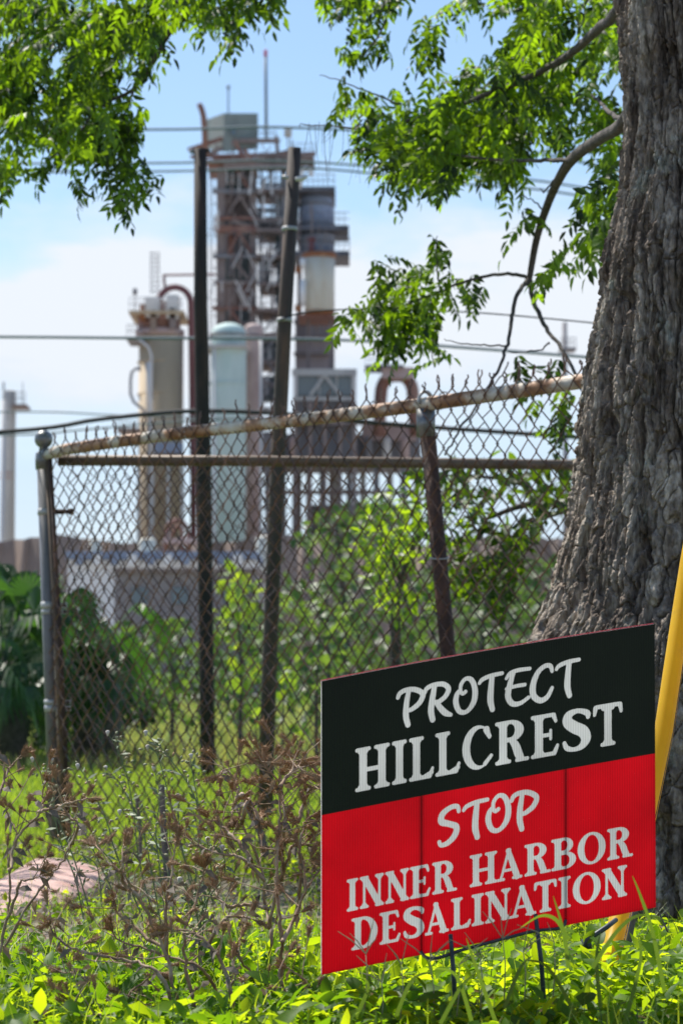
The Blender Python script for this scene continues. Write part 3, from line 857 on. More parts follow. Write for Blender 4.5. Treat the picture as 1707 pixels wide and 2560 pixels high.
# ------------------------------------------------------------------ poles and wires
def poles():
    Yp = 17.5; k = pxm(Yp)
    r = empty('steel_pole', tuple(P(522, gzero(Yp), Yp)), 'straight black steel pole standing left of the leaning one', 'pole')
    m = MB()
    m.tube([P(x, y, Yp) for x, y in ((521, gzero(Yp) + 8), (517, 1700), (511, 1250), (502, 760), (501, 372))], [19 * k, 19 * k, 19 * k, 17.5 * k, 16 * k], 14)
    m.build('shaft', 'pipe_dark', r)
    m = MB(); m.tube([P(480, 376, Yp), P(524, 376, Yp)], 4.5 * k, 8); m.build('crossbar', 'pipe_dark', r)
    m = MB(); m.tube([P(481, 383, Yp), P(481, 372, Yp)], 6 * k, 8); m.build('insulator', 'steel_grey', r)
    Yp = 12.6; k = pxm(Yp)
    r = empty('steel_pole', tuple(P(668, gzero(Yp), Yp)), 'brown grey leaning steel pole with a white lamp arm near its top', 'pole')
    m = MB()
    m.tube([P(x, y, Yp) for x, y in ((662, gzero(Yp) + 8), (674, 1650), (690, 1250), (712, 800), (737, 370))], [20 * k, 19 * k, 18.5 * k, 18 * k, 16.5 * k], 14)
    m.build('shaft', 'pipe_brown', r)
    m = MB(); m.tube([P(738, 448, Yp - .06), P(755, 446, Yp - .06), P(768, 440, Yp - .06)], [5 * k, 8 * k, 4 * k], 8); m.build('lamp_arm', 'pale_steel', r)
    m = MB(); m.tube([P(706, 442, Yp - .05), P(722, 444, Yp - .05)], 5 * k, 8); m.build('bracket', 'galv', r)
    for y in (572, 800):
        m = MB(); p = P(724 - (y - 572) * .055, y, Yp); m.lathe((p.x, p.y, p.z), [(19.5 * k, -5 * k), (19.5 * k, 5 * k)], 12); m.build('strap', 'galv', r)


poles()


def wire(pts, w, Y, label, m='paleline', cat='wire', group='overhead wires', Y2=None):
    """sagging line through photo pixels, extended past the frame"""
    n = len(pts)
    Ys = [Y + (0 if Y2 is None else (Y2 - Y) * i / (n - 1)) for i in range(n)]
    ps = [P(x, y, yy) for (x, y), yy in zip(pts, Ys)]
    sm = []
    for i in range(n - 1):
        p0, p1, p2, p3 = ps[max(i - 1, 0)], ps[i], ps[i + 1], ps[min(i + 2, n - 1)]
        for j in range(6):
            t = j / 6
            sm.append(.5 * ((2 * p1) + (p2 - p0) * t + (2 * p0 - 5 * p1 + 4 * p2 - p3) * t * t + (3 * p1 - p0 - 3 * p2 + p3) * t ** 3))
    sm.append(ps[-1])
    mb = MB(); mb.tube(sm, w / 2 * pxm(Y), 5)
    o = mb.build('overhead_wire', m)
    o0 = sm[0]
    return tag(o, label, cat, group)


wire([(-900, 322), (350, 324), (700, 318), (1100, 345), (1560, 430), (2600, 700)], 7, 60, 'highest pale overhead wire crossing just under the green box of the refinery tower')
wire([(-900, 410), (350, 408), (700, 402), (1100, 432), (1560, 490), (2600, 760)], 6, 60, 'upper of two close pale wires reaching the top of the black pole')
wire([(-900, 432), (350, 429), (760, 420), (1100, 455), (1560, 512), (2600, 800)], 6, 60.5, 'lower of two close pale wires reaching the top of the black pole')
wire([(-900, 838), (0, 842), (340, 845), (640, 846), (900, 852), (1200, 872), (1560, 900), (2600, 980)], 8, 30, 'single grey wire running level past the top of the beige column')
wire([(-900, 1120), (0, 1080), (250, 1048), (470, 1028), (700, 1034), (1000, 1062), (1430, 1092), (2600, 1170)], 12, 22, 'thick black cable sagging through the poles just above the fence', 'cable', 'cable', 'overhead cables')
wire([(-900, 1050), (0, 1030), (300, 1038), (700, 1050)], 4, 60, 'faint thin wire above the thick black cable at left')
wire([(-900, 1100), (0, 1088), (200, 1075), (500, 1050), (900, 1040)], 5, 55, 'faint pale wire just under the thick black cable at left')
wire([(700, 800), (742, 785), (830, 775), (1000, 774), (1300, 790), (2000, 860)], 4, 12.55, 'thin dark wire leaving the leaning pole at drum height towards the tree', 'cable')

# ------------------------------------------------------------------ chain link fence
CO = Vector((-1.19, 10.4, 0.0))
NEAR_DIR = (Vector((0.70, 7.91, 0)) - Vector((-1.19, 10.4, 0))).normalized()
FAR_P = P(1430, 1152, 10.4 * 1.032)
FAR_DIR = (Vector((FAR_P.x, FAR_P.y, 0)) - CO).normalized()
FH = 1.60


def link_mesh(start, dirv, length, z0, z1, cw, ch, rad, barbs, seed, jit=.0035):
    """chain link wires; each wire zigzags, neighbours hook at the bends"""
    rr = random.Random(seed)
    nrm = Vector((-dirv.y, dirv.x, 0))
    mb = MB()
    n = int(length / (cw / 2))
    rows = int((z1 - z0) / (ch / 2))
    for i in range(n):
        pts = []
        off = [rr.gauss(0, jit) for _ in range(rows + 1)]
        for j in range(rows + 1):
            side = 1 if (i + j) % 2 == 0 else -1
            # bulges and dents of an old fence
            bul = .012 * math.sin(i * .21 + j * .13) + .008 * math.sin(j * .33 + i * .07 + seed)
            d = (i + .5 + side * .52) * cw / 2 + bul * .9
            z = z1 - j * ch / 2 + off[j] + .004 * math.sin(i * .4)
            p = start + dirv * d + nrm * (.003 * side + bul * .5)
            if j > 0:
                # short kink either side of a bend
                pass
            pts.append(Vector((p.x, p.y, z)))
        if barbs:
            tw = 1 if i % 2 == 0 else -1
            bl = .034 + .012 * math.sin(i // 2 * 2.3) + rr.gauss(0, .004)
            bx = .006 * math.sin((i + 1) // 2 * 5.1)
            pts = [pts[0] + Vector((dirv.x * -.003 * tw + bx, 0, bl)), pts[0] + Vector((dirv.x * .003 * tw + bx * .6, 0, bl * .66)), pts[0] + Vector((dirv.x * -.003 * tw, 0, bl * .33))] + pts
        mb.tube(pts, rad, 4, cap=False)
    return mb


def corner_post(loc, root, lean):
    m = MB()
    k = .0285
    a = Vector(loc)
    top = a + Vector((lean[0], lean[1], 1.60))
    m.tube([a - Vector((0, 0, .05)), top], [k, k], 20)
    ps = m.build('corner_post', 'post', root)
    m = MB()
    m.lathe(top, [(.032, -.07), (.034, -.03), (.032, -.005), (.026, .0)], 20); m.build('cap_collar', 'ball', ps)
    m = MB()
    rb = .037
    m.lathe(top + Vector((0, 0, .052)), [(.02, -.05)] + [(rb * math.cos(t), rb * math.sin(t)) for t in np.linspace(-1.1, 1.5, 12)], 24)
    m.build('ball_cap', 'ball', ps)
    for h, w in ((1.36, .026), (.985, .03), (.96, .02), (.6, .02), (.575, .028)):
        m = MB()
        c = a + Vector((lean[0] * h / 1.6, lean[1] * h / 1.6, h))
        m.lathe(c, [(.0325, -w / 2), (.0325, w / 2)], 20)
        c2 = c + Vector((.062, -.01, 0))
        m.box(c + Vector((.05, -.012, 0)), (.05, .012, w * .8))
        b = m.build('clamp_band', 'galv', ps)
        m = MB(); m.tube([c + Vector((.066, -.034, 0)), c + Vector((.066, .02, 0))], .006, 6); m.build('bolt', 'rust', b)
    m = MB(); c = a + Vector((lean[0] * .85, lean[1] * .85, 1.36)); m.tube([c + Vector((.02, -.02, 0)), c + Vector((.11, -.02, 0))], .009, 6); m.tube([c + Vector((.105, -.02, -.012)), c + Vector((.105, -.02, .012))], .012, 6); m.build('hinge_bolt', 'rust', ps)
    return top


def fence():
    r = empty('near_fence', CO, 'rusty chain link fence wing climbing from the ball topped corner post to the trunk', 'fence')
    lean = (-.066, 0)
    CO_b = Vector((CO.x + .062, CO.y, 0))
    top = corner_post((CO_b.x, CO_b.y, 0), r, lean)
    L = 4.2
    def at(d, z): return Vector((CO.x + NEAR_DIR.x * d, CO.y + NEAR_DIR.y * d, z))
    # top rail, slight sag and swaged joint
    m = MB()
    pts = [at(.03, FH - .012)] + [at(d, FH - .002 + .006 * math.sin(d * 2.1)) for d in np.linspace(.12, L, 18)]
    m.tube(pts, .023, 18); m.build('top_rail', 'rail', r)
    m = MB(); p = at(.02, FH - .012); m.lathe(p, [(.015, -.026), (.026, -.012), (.027, .012), (.018, .026)], 16); m.build('rail_end_cup', 'ball', r)
    # tension bars and rusty stretcher next to the post
    for off, rad, mt, n in ((.035, .0075, 'rail', 'tension_bar'), (.083, .009, 'rust', 'tension_bar'), (.055, .010, 'farrail', 'gate_stile')):
        m = MB(); a = at(off, .02); a2 = at(off - .03, FH - .03); a.x += .068
        a2.x -= .005
        m.tube([a, (a + a2) / 2 + Vector((.004, 0, 0)), a2], rad, 8); m.build(n, mt, r)
    # line posts
    Yl = None
    dpost = (0.277 + 1.19) / NEAR_DIR.x
    # locate the post under photo column 1067 on the rail
    best = min(np.linspace(.5, 3, 400), key=lambda d: abs((CXP + F * at(d, 0).x / at(d, 0).y) - 1064))
    for k_, d in enumerate((best, best + 1.95)):
        b0, t0 = at(d, 0), at(d, FH - .03)
        if k_ == 0:
            yb = b0.y
            b0 = Vector((P(1176, 2100, yb).x, yb, -.03))
            t0 = Vector((t0.x, t0.y, FH - .03))
        m = MB(); m.tube([b0, b0.lerp(t0, .5), t0], .0255, 16); ps = m.build('line_post', 'rust', r)
        m = MB(); m.tube([t0 - Vector((0, 0, .085)), t0 + Vector((0, 0, .005))], .031, 16); m.build('sleeve', 'ball', ps)
        m = MB()
        lp = [t0 + Vector((math.cos(a) * .03 * NEAR_DIR.y, -math.cos(a) * .03 * NEAR_DIR.x, .03 + math.sin(a) * .034)) for a in np.linspace(-.3, math.pi + .3, 12)]
        m.tube(lp, .006, 6); m.build('loop_cap', 'galv', ps)
        for h in (.62, 1.12):
            c = b0.lerp(t0, h / 1.6); m = MB()
            m.tube([c + Vector((math.cos(a) * .03, math.sin(a) * .03, .006 * math.sin(a))) for a in np.linspace(math.pi, 2 * math.pi, 8)], .0028, 5); m.build('tie_wire', 'galv', ps)
    # ties on the rail
    m = MB()
    for d in np.arange(.3, L, .37):
        c = at(d, FH)
        m.tube([c + Vector((NEAR_DIR.y * math.cos(a) * .025, -NEAR_DIR.x * math.cos(a) * .025, math.sin(a) * .025)) for a in np.linspace(0, 5.8, 10)], .0022, 4)
    m.build('tie_wires', 'galv', r, kind='stuff')
    nr = Vector((NEAR_DIR.y, -NEAR_DIR.x, 0))
    s0 = Vector((CO.x, CO.y, 0)) + NEAR_DIR * .09 - Vector((-NEAR_DIR.y, NEAR_DIR.x, 0)) * -.0
    s0 = s0 + Vector((-.024 * abs(NEAR_DIR.y), -.018, 0)) * .9
    mb = link_mesh(s0, NEAR_DIR, L - .1, .02, FH + .036, .072, .080, .0033, True, 5)
    mb.build('chain_link', 'wire', r, kind='stuff')
    # far wing
    r2 = empty('far_fence', CO + Vector((.2, .2, 0)), 'brown railed chain link fence wing running level behind the near one', 'fence')
    def at2(d, z): return Vector((CO.x + .03 + FAR_DIR.x * d, CO.y + .03 + FAR_DIR.y * d, z))
    L2 = 5.2
    m = MB(); m.tube([at2(.02, FH - .03), at2(.8, FH - .022), at2(L2, FH - .022)], .022, 14); m.build('top_rail', 'farrail', r2)
    for d in (3.0, 5.1):
        m = MB(); m.tube([at2(d, -.03), at2(d, FH - .03)], .024, 12); m.build('line_post', 'rust', r2)
    mb = link_mesh(at2(.06, 0) - Vector((0, .024, 0)), FAR_DIR, L2 - .1, .02, FH - .02, .070, .080, .0030, False, 9)
    mb.build('chain_link', 'wire', r2, kind='stuff')


fence()


# ------------------------------------------------------------------ the tree
TY = 6.7
TREE_X = P(1800, 1280, TY).x


def catmull(ps, k=5):
    out = []
    n = len(ps)
    for i in range(n - 1):
        p0, p1, p2, p3 = ps[max(i - 1, 0)], ps[i], ps[i + 1], ps[min(i + 2, n - 1)]
        for j in range(k):
            t = j / k
            out.append(.5 * ((2 * p1) + (p2 - p0) * t + (2 * p0 - 5 * p1 + 4 * p2 - p3) * t * t + (3 * p1 - p0 - 3 * p2 + p3) * t ** 3))
    out.append(ps[-1])
    return out


def limb(pxs, wpx, parent, name='limb', k=6, n=8, mt='twig', wob=.0):
    """pxs = [(px, py, Y)...]; widths in photo px at the ends"""
    ps = [P(*p) for p in pxs]
    sm = catmull(ps, k)
    m = MB(); N = len(sm)
    rad = []
    for i, p in enumerate(sm):
        t = i / (N - 1)
        w = wpx[0] + (wpx[1] - wpx[0]) * t
        rad.append(w / 2 * pxm(p.y))
        if wob: sm[i] = p + Vector((R.gauss(0, wob), R.gauss(0, wob), R.gauss(0, wob)))
    m.tube(sm, rad, n)
    return m.build(name, mt, parent)


def trunk(root):
    prof = [(-2200, 1585), (-900, 1570), (-300, 1556), (0, 1548), (142, 1551), (220, 1556), (327, 1559), (400, 1552), (457, 1546), (544, 1524), (653, 1494), (762, 1482), (871, 1456),
            (947, 1438), (1089, 1421), (1198, 1413), (1306, 1399), (1415, 1374), (1480, 1358), (1524, 1341), (1579, 1312), (1611, 1293), (1700, 1262), (1850, 1235), (2050, 1215), (2250, 1185), (2370, 1150)]
    zs = np.array([P(1800, y, TY).z for y, _ in prof]); rs = np.array([(1800 - x) * pxm(TY) for _, x in prof])
    o = np.argsort(zs); zs, rs = zs[o], rs[o]
    nz, nt = 1150, 560
    # rows denser where the camera looks
    z = np.concatenate([np.linspace(zs[0], 2.65, nz), np.linspace(2.66, zs[-1], 160)])
    th = np.concatenate([np.linspace(-math.pi, -.0, nt, endpoint=False), np.linspace(0, math.pi, 70, endpoint=False)])
    T, Z = np.meshgrid(th, z)
    Rr = np.interp(Z, zs, rs)
    U = T * .40 * 1.0
    # large lumps, fluting towards the root flare
    low = np.clip((0.75 - Z) / .75, 0, 1)
    lump = .018 * (fbm(T * 1.6 + 9, Z * 1.7, 21, 3) - .5) + low * .03 * np.sin(T * 5 + 1.2)
    # knots
    for tk, zk, a, s in ((-2.15, 1.72, .022, .09), (-1.55, 1.15, .018, .08), (-2.5, 1.0, .02, .1), (-1.9, .95, -.012, .06), (-2.3, 1.95, .015, .1)):
        d2 = ((T - tk) * .4) ** 2 + (Z - zk) ** 2
        lump += a * np.exp(-d2 / (2 * s * s))
    # furrows: warped, stretched cells
    wx = .030 * (fbm(U * 7, Z * 5, 2, 3) - .5) + .014 * (fbm(U * 30, Z * 20, 7, 2) - .5)
    wz = .10 * (fbm(U * 9 + 40, Z * 6, 4, 3) - .5) + .02 * (fbm(U * 40, Z * 30, 17, 2) - .5)
    n1 = fbm((U + wx) / .034, (Z + wz) / .30, 71, 2)
    n2 = fbm((U + wx * 1.4) / .022, (Z + wz) / .17, 83, 2)
    fur1 = sst(.03, .20, np.abs(2 * n1 - 1)); fur2 = sst(.02, .15, np.abs(2 * n2 - 1))
    g1, g2, ids = voro((U + wx * 1.3) / .030, (Z + wz * 1.2) / .105, 8)
    small = sst(.0, .09, g2 - g1)
    h1, h2, idt = voro((U + wx) / .010, (Z + wz) / .034, 13)
    tiny = sst(0, .22, h2 - h1)
    idb = fbm(U / .03, Z / .2, 33, 2)
    d = -.036 * (1 - fur1) - .020 * (1 - fur2) - .011 * (1 - small) - .003 * (1 - tiny) + .010 * (ids - .5) + .004 * (idt - .5) + .008 * (fbm(U * 120, Z * 80, 31, 3) - .5)
    d += .012 * (fbm(U * 14, Z * 4, 51, 2) - .5)
    rad = Rr + lump + d
    cx = TREE_X + .02 * np.sin(Z * 1.3)
    X = cx + rad * np.cos(T); Y = TY + rad * np.sin(T) * .95
    n, m = X.shape
    idx = np.arange(n * m).reshape(n, m)
    q = np.stack([idx[:-1], np.roll(idx, -1, 1)[:-1], np.roll(idx, -1, 1)[1:], idx[1:]], -1).reshape(-1, 4)
    ti = np.clip(.5 * ids + .5 * idb, 0, 1)[:-1].ravel()
    return npmesh('trunk', np.stack([X, Y, Z], -1).reshape(-1, 3), q, 'bark', root, tint=ti, smooth=True)


def bark_tint():
    m = M['bark']; nt = m.node_tree; b = nt.nodes['Principled BSDF']
    ramp = [x for x in nt.nodes if x.type == 'VALTORGB'][0]
    at = nt.nodes.new('ShaderNodeAttribute'); at.attribute_name = 'tint'
    r2 = nt.nodes.new('ShaderNodeValToRGB'); nt.links.new(at.outputs['Fac'], r2.inputs[0])
    e = r2.color_ramp.elements
    e[0].position = .15; e[0].color = (.62, .58, .55, 1)
    e[1].position = .9; e[1].color = (1.25, 1.22, 1.15, 1)
    mx = nt.nodes.new('ShaderNodeMixRGB'); mx.blend_type = 'MULTIPLY'; mx.inputs[0].default_value = 1
    nt.links.new(ramp.outputs[0], mx.inputs[1]); nt.links.new(r2.outputs[0], mx.inputs[2])
    # pale lichen
    tc = nt.nodes.new('ShaderNodeTexCoord'); n = nt.nodes.new('ShaderNodeTexNoise'); n.inputs['Scale'].default_value = 7; n.inputs['Detail'].default_value = 8; n.inputs['Roughness'].default_value = .7
    nt.links.new(tc.outputs['Object'], n.inputs['Vector'])
    r3 = nt.nodes.new('ShaderNodeValToRGB'); nt.links.new(n.outputs[0], r3.inputs[0])
    r3.color_ramp.elements[0].position = .58; r3.color_ramp.elements[0].color = (0, 0, 0, 1)
    r3.color_ramp.elements[1].position = .66; r3.color_ramp.elements[1].color = (.65, .65, .65, 1)
    m2 = nt.nodes.new('ShaderNodeMixRGB'); nt.links.new(r3.outputs[0], m2.inputs[0])
    nt.links.new(mx.outputs[0], m2.inputs[1]); m2.inputs[2].default_value = (.33, .36, .31, 1)
    n5 = nt.nodes.new('ShaderNodeTexNoise'); n5.inputs['Scale'].default_value = 75; n5.inputs['Detail'].default_value = 5
    mp5 = nt.nodes.new('ShaderNodeMapping'); mp5.inputs['Scale'].default_value = (1, 1, .5)
    nt.links.new(tc.outputs['Object'], mp5.inputs[0]); nt.links.new(mp5.outputs[0], n5.inputs['Vector'])
    r5 = nt.nodes.new('ShaderNodeValToRGB'); nt.links.new(n5.outputs[0], r5.inputs[0])
    r5.color_ramp.elements[0].position = .35; r5.color_ramp.elements[0].color = (.55, .53, .5, 1)
    r5.color_ramp.elements[1].position = .66; r5.color_ramp.elements[1].color = (1.45, 1.42, 1.4, 1)
    m5 = nt.nodes.new('ShaderNodeMixRGB'); m5.blend_type = 'MULTIPLY'; m5.inputs[0].default_value = 1
    nt.links.new(m2.outputs[0], m5.inputs[1]); nt.links.new(r5.outputs[0], m5.inputs[2])
    nt.links.new(m5.outputs[0], b.inputs['Base Color'])


bark_tint()


def compound_leaves(lb, pos, d, L, pairs=5, lw=(.05, .017), droop=.25, tb=(0, 1), shape='oval'):
    """pinnate leaves: a row of leaflets in pairs along each rachis"""
    N = len(pos)
    if N == 0: return
    d = norm(d)
    up = norm(np.array([0, 0, 1.]) + rng.normal(size=(N, 3)) * .45)
    s = norm(np.cross(d, up)); n = norm(np.cross(s, d))
    base_t = rng.uniform(tb[0], tb[1], N)
    L = np.broadcast_to(L, (N,))
    for k in range(pairs + 1):
        t = .15 + .85 * k / pairs
        p = pos + d * (L * t)[:, None] - np.array([0, 0, 1.]) * (droop * L * t * t)[:, None]
        for sg in ((-1, 1) if k < pairs else (0,)):
            if sg == 0: dd = d - np.array([0, 0, .5])
            else: dd = d * rng.uniform(.35, .8, (N, 1)) + s * sg - np.array([0, 0, 1.]) * rng.uniform(.1, .7, (N, 1))
            nn = n + rng.normal(size=(N, 3)) * .35
            sz = rng.uniform(.75, 1.15, N)
            V, Fc, per = leaves(p, dd, nn, lw[0] * sz, lw[1] * sz * rng.uniform(.8, 1.2, N), .3, .3, shape)
            lb.add(V, Fc, per, np.clip(base_t + rng.normal(size=N) * .2, 0, 1))


def poly_sample(poly, n, clump=0.0, cs=70., seed=0):
    xs = [p[0] for p in poly]; ys = [p[1] for p in poly]
    X, Y = [], []
    tot = 0
    n = max(n, 3)
    while tot < n:
        x = rng.uniform(min(xs), max(xs), n * 3); y = rng.uniform(min(ys), max(ys), n * 3)
        k = in_poly(poly, x, y)
        if clump > 0:
            k &= (fbm(x / cs, y / cs, seed, 3) > (rng.uniform(0, 1, len(x)) * .22 + clump + .06))
        X.append(x[k]); Y.append(y[k]); tot += k.sum()
        if tot == 0 and len(X) > 20: break
    return np.concatenate(X)[:n], np.concatenate(Y)[:n]


def tree():
    r = empty('shade_tree', (TREE_X, TY, float(gz(TREE_X, TY))), 'big tree with deeply furrowed grey bark at right, its leafy branches hanging over the fence', 'tree')
    trunk(r)
    # trunk fork above the frame
    limb([(1800, -1900, 6.7), (1500, -2500, 7.6), (900, -2600, 9.5), (300, -2400, 11)], (420, 120), r, n=12, mt='bark')
    limb([(1800, -1900, 6.7), (2300, -2800, 6.2), (2900, -3300, 5.4)], (420, 160), r, n=12, mt='bark')
    limb([(1810, -1500, 6.7), (1900, -2700, 7.6), (1750, -3600, 9.2)], (400, 130), r, n=12, mt='bark')
    A = limb([(1600, 230, 6.75), (1552, 312, 6.9), (1500, 345, 7.4), (1432, 395, 8.0), (1395, 450, 8.5), (1365, 520, 8.9), (1340, 600, 9.05), (1322, 700, 9.1)], (38, 15), r)
    for pts, w in (
        ([(1322, 696, 9.1), (1270, 684, 9.2), (1190, 696, 9.3), (1120, 720, 9.3), (1060, 745, 9.35), (980, 775, 9.4), (900, 810, 9.4)], (10, 3)),
        ([(1320, 700, 9.1), (1290, 740, 9.0), (1278, 800, 8.9), (1268, 860, 8.8), (1245, 920, 8.7), (1200, 1000, 8.7), (1150, 1070, 8.6), (1110, 1140, 8.6)], (12, 5)),
        ([(1322, 698, 9.1), (1332, 750, 9.1), (1360, 810, 9.0), (1395, 860, 8.9), (1425, 910, 8.8), (1450, 960, 8.7)], (13, 8)),
        ([(1262, 866, 8.8), (1210, 862, 8.9), (1150, 858, 8.9), (1110, 848, 9.0)], (5, 2)),
        ([(1372, 855, 9.0), (1350, 875, 9.0), (1300, 882, 9.0), (1270, 880, 9.0)], (5, 2)),
        ([(1430, 402, 8.0), (1360, 400, 8.2), (1290, 402, 8.4), (1200, 395, 8.6), (1100, 380, 8.8)], (12, 5)),
        ([(1552, 300, 6.9), (1520, 280, 7.4), (1500, 258, 7.9), (1480, 240, 8.4)], (14, 6)),
        ([(1600, -60, 6.8), (1540, 30, 7.3), (1490, 75, 7.8), (1430, 130, 8.3), (1330, 190, 8.6), (1180, 250, 8.9), (1020, 300, 9.1), (930, 340, 9.2)], (34, 4)),
        ([(1385, 450, 8.6), (1360, 480, 8.6), (1350, 470, 8.6)], (5, 2)),
        ([(1360, 530, 8.9), (1330, 500, 9.0), (1300, 490, 9.0)], (5, 2)),
        ([(1620, -500, 6.8), (1400, -350, 7.8), (1150, -220, 8.6), (1000, -80, 9.0)], (70, 10)),
        ([(1000, -80, 9.0), (960, 60, 9.2), (900, 150, 9.3)], (8, 3)),
        ([(1270, 905, 8.8), (1240, 955, 8.9), (1180, 990, 8.9), (1090, 1030, 9.0)], (4, 2)),
        ([(1060, 330, 9.2), (960, 330, 9.3), (900, 322, 9.4), (780, 312, 9.5), (750, 313, 9.5)], (6, 2)),
        ([(1000, 260, 9.2), (930, 235, 9.3), (860, 205, 9.4), (800, 186, 9.5)], (5, 2)),
        ([(1040, 745, 9.35), (1070, 820, 9.4), (1085, 920, 9.4)], (5, 2)),
        ([(1100, 730, 9.3), (1090, 650, 9.3), (1092, 590, 9.3)], (5, 2)),
        ([(960, 780, 9.4), (985, 850, 9.45), (960, 920, 9.5)], (5, 2)),
        # limb over the left of the picture
        ([(1750, -1500, 6.8), (1500, -1300, 8.0), (1000, -750, 8.9), (680, -240, 9.2), (560, -60, 9.2)], (150, 24)),
        ([(560, -60, 9.2), (501, 5, 9.2), (457, 44, 9.2), (419, 87, 9.2), (403, 120, 9.2), (376, 163, 9.2), (340, 220, 9.25), (245, 272, 9.3), (200, 330, 9.3), (120, 400, 9.4)], (22, 4)),
        ([(332, 223, 9.25), (321, 267, 9.3), (300, 320, 9.3), (300, 420, 9.3)], (8, 3)),
        ([(500, 5, 9.2), (380, 10, 9.4), (240, 60, 9.6), (120, 150, 9.7), (20, 300, 9.8)], (14, 4)),
        ([(480, 20, 9.2), (560, 20, 9.3), (640, 30, 9.4)], (8, 3)),
        ([(1000, -750, 8.9), (400, -500, 9.6), (-100, -200, 10.2), (-400, 100, 10.4)], (60, 8)),
    ):
        limb(pts, w, r, 'branch', wob=.002)
    # bare hanging twigs left of the crown
    m = MB()
    rr = random.Random(5)
    for k in range(26):
        x = rr.uniform(770, 960); y = 312 + (x - 770) * .03 + rr.uniform(-10, 15)
        l = rr.uniform(40, 160); dx = rr.uniform(-35, 15)
        m.tube([P(x, y, 9.45), P(x + dx * .3, y + l * .5, 9.45), P(x + dx, y + l, 9.5)], [.0014, .0010, .0005], 4)
    m.build('bare_twigs', 'twig', r, kind='stuff')
    lb = LeafBatch()
    def region(poly, dens, Y0, Y1, clump=.28, cs=80., seed=0, L=.125, out=None, lw=(.045, .0175), pairs=6, dirb=(-.25, 0, -.55)):
        area = abs(sum(poly[i - 1][0] * poly[i][1] - poly[i][0] * poly[i - 1][1] for i in range(len(poly)))) / 2
        n = int(area / 2000 * dens * 2.0)
        x, y = poly_sample(poly, n, clump, cs, seed)
        Y = rng.uniform(Y0, Y1, len(x))
        pos = PN(x, y, Y)
        d = np.array(dirb) + rng.normal(size=(len(x), 3)) * np.array([.7, .6, .45])
        # spread of the leaf is centred on the sample
        dn = norm(d)
        pos = pos - dn * L * .5
        compound_leaves(lb, pos, dn, rng.uniform(.75, 1.2, len(x)) * L, pairs, lw, .25)
    LEFT = [(-60, -80), (600, -80), (600, 20), (560, 60), (470, 55), (420, 70), (380, 150), (345, 215), (300, 280), (310, 330), (290, 400), (230, 390), (180, 370), (100, 400), (50, 420), (10, 440), (-60, 470)]
    region(LEFT, 2.1, 8.7, 10.2, .26, 75, 1)
    region([(-60, -80), (420, -80), (400, 60), (330, 200), (250, 300), (120, 350), (-60, 360)], 1.1, 9.4, 10.6, .2, 90, 2)
    region([(560, -40), (700, -60), (700, 30), (690, 45), (640, 20), (620, 50), (585, 100), (560, 110), (545, 60)], 2.2, 9, 9.6, 0, seed=3)
    region([(230, 290), (300, 280), (345, 300), (350, 380), (385, 440), (395, 470), (350, 460), (340, 510), (300, 520), (270, 500), (240, 440), (220, 380)], 2.2, 9.1, 9.5, 0, seed=4)
    region([(300, 270), (365, 285), (362, 310), (330, 320)], 2.2, 9.1, 9.4, 0, seed=41)
    region([(70, 420), (150, 400), (190, 440), (140, 455), (80, 450)], 1.2, 9.2, 9.6, 0, seed=5)
    region([(0, 400), (30, 430), (20, 470), (0, 490)], 2, 9.2, 9.5, 0, seed=6)
    region([(190, 430), (205, 430), (205, 470), (192, 490)], 1.4, 9.2, 9.5, 0, seed=6)
    # right crown
    BIG = [(1240, -60), (1580, -60), (1580, 330), (1500, 350), (1480, 300), (1420, 330), (1400, 380), (1330, 400), (1280, 400), (1230, 440), (1170, 450), (1110, 470), (1060, 440), (1010, 470), (1000, 440), (960, 400), (920, 390),
           (950, 340), (970, 280), (990, 220), (1100, 190), (1180, 160), (1260, 130), (1290, 60)]
    region(BIG, 2.3, 8.4, 9.9, .3, 80, 7)
    region([(1000, 230), (1150, 200), (1300, 210), (1380, 300), (1300, 380), (1200, 420), (1100, 430), (1010, 380)], 1.1, 8.6, 9.6, .2, 60, 8)
    region([(840, 240), (880, 200), (960, 200), (990, 240), (960, 300), (930, 340), (900, 310), (870, 290), (830, 265)], 1.25, 9.1, 9.6, .1, 60, 81)
    region([(900, 340), (960, 340), (960, 420), (900, 405), (890, 380)], 2.0, 9.1, 9.5, .1, 60, 82)
    region([(790, -40), (1010, -40), (1010, 20), (960, 70), (920, 90), (890, 150), (862, 165), (870, 90), (830, 30), (790, 10)], 1.5, 9, 9.6, .2, 50, 9)
    region([(1030, 30), (1100, 50), (1110, 90), (1150, 100), (1090, 110), (1080, 150), (1050, 170), (1040, 110)], 1.2, 9.1, 9.4, 0, seed=91)
    region([(1110, 0), (1140, 0), (1150, 55), (1130, 60)], 1.5, 9.1, 9.3, 0, seed=92)
    region([(1160, -30), (1300, -40), (1290, 30), (1210, 35), (1170, 15)], 1.8, 9.1, 9.5, .1, seed=93)
    region([(1270, 90), (1290, 70), (1420, 110), (1400, 160), (1320, 150), (1240, 140)], 1.2, 8.8, 9.3, 0, seed=94)
    region([(860, 130), (960, 100), (970, 120), (900, 140), (880, 190), (860, 200)], 1.1, 9.2, 9.5, 0, seed=95)
    region([(1000, 420), (1040, 470), (1010, 515), (1000, 530), (990, 500), (985, 450)], 1.6, 9.1, 9.4, 0, seed=96)
    region([(1210, 410), (1300, 400), (1330, 450), (1300, 480), (1240, 470), (1220, 440)], 1.8, 8.8, 9.3, .05, seed=97)
    region([(1440, 540), (1480, 470), (1560, 430), (1570, 560), (1530, 630), (1480, 630), (1450, 610), (1400, 650), (1360, 690), (1390, 620)], 2.4, 7.7, 8.9, .1, seed=10)
    region([(1480, 380), (1560, 330), (1570, 440), (1500, 440)], 1.8, 8, 9, .1, seed=11)
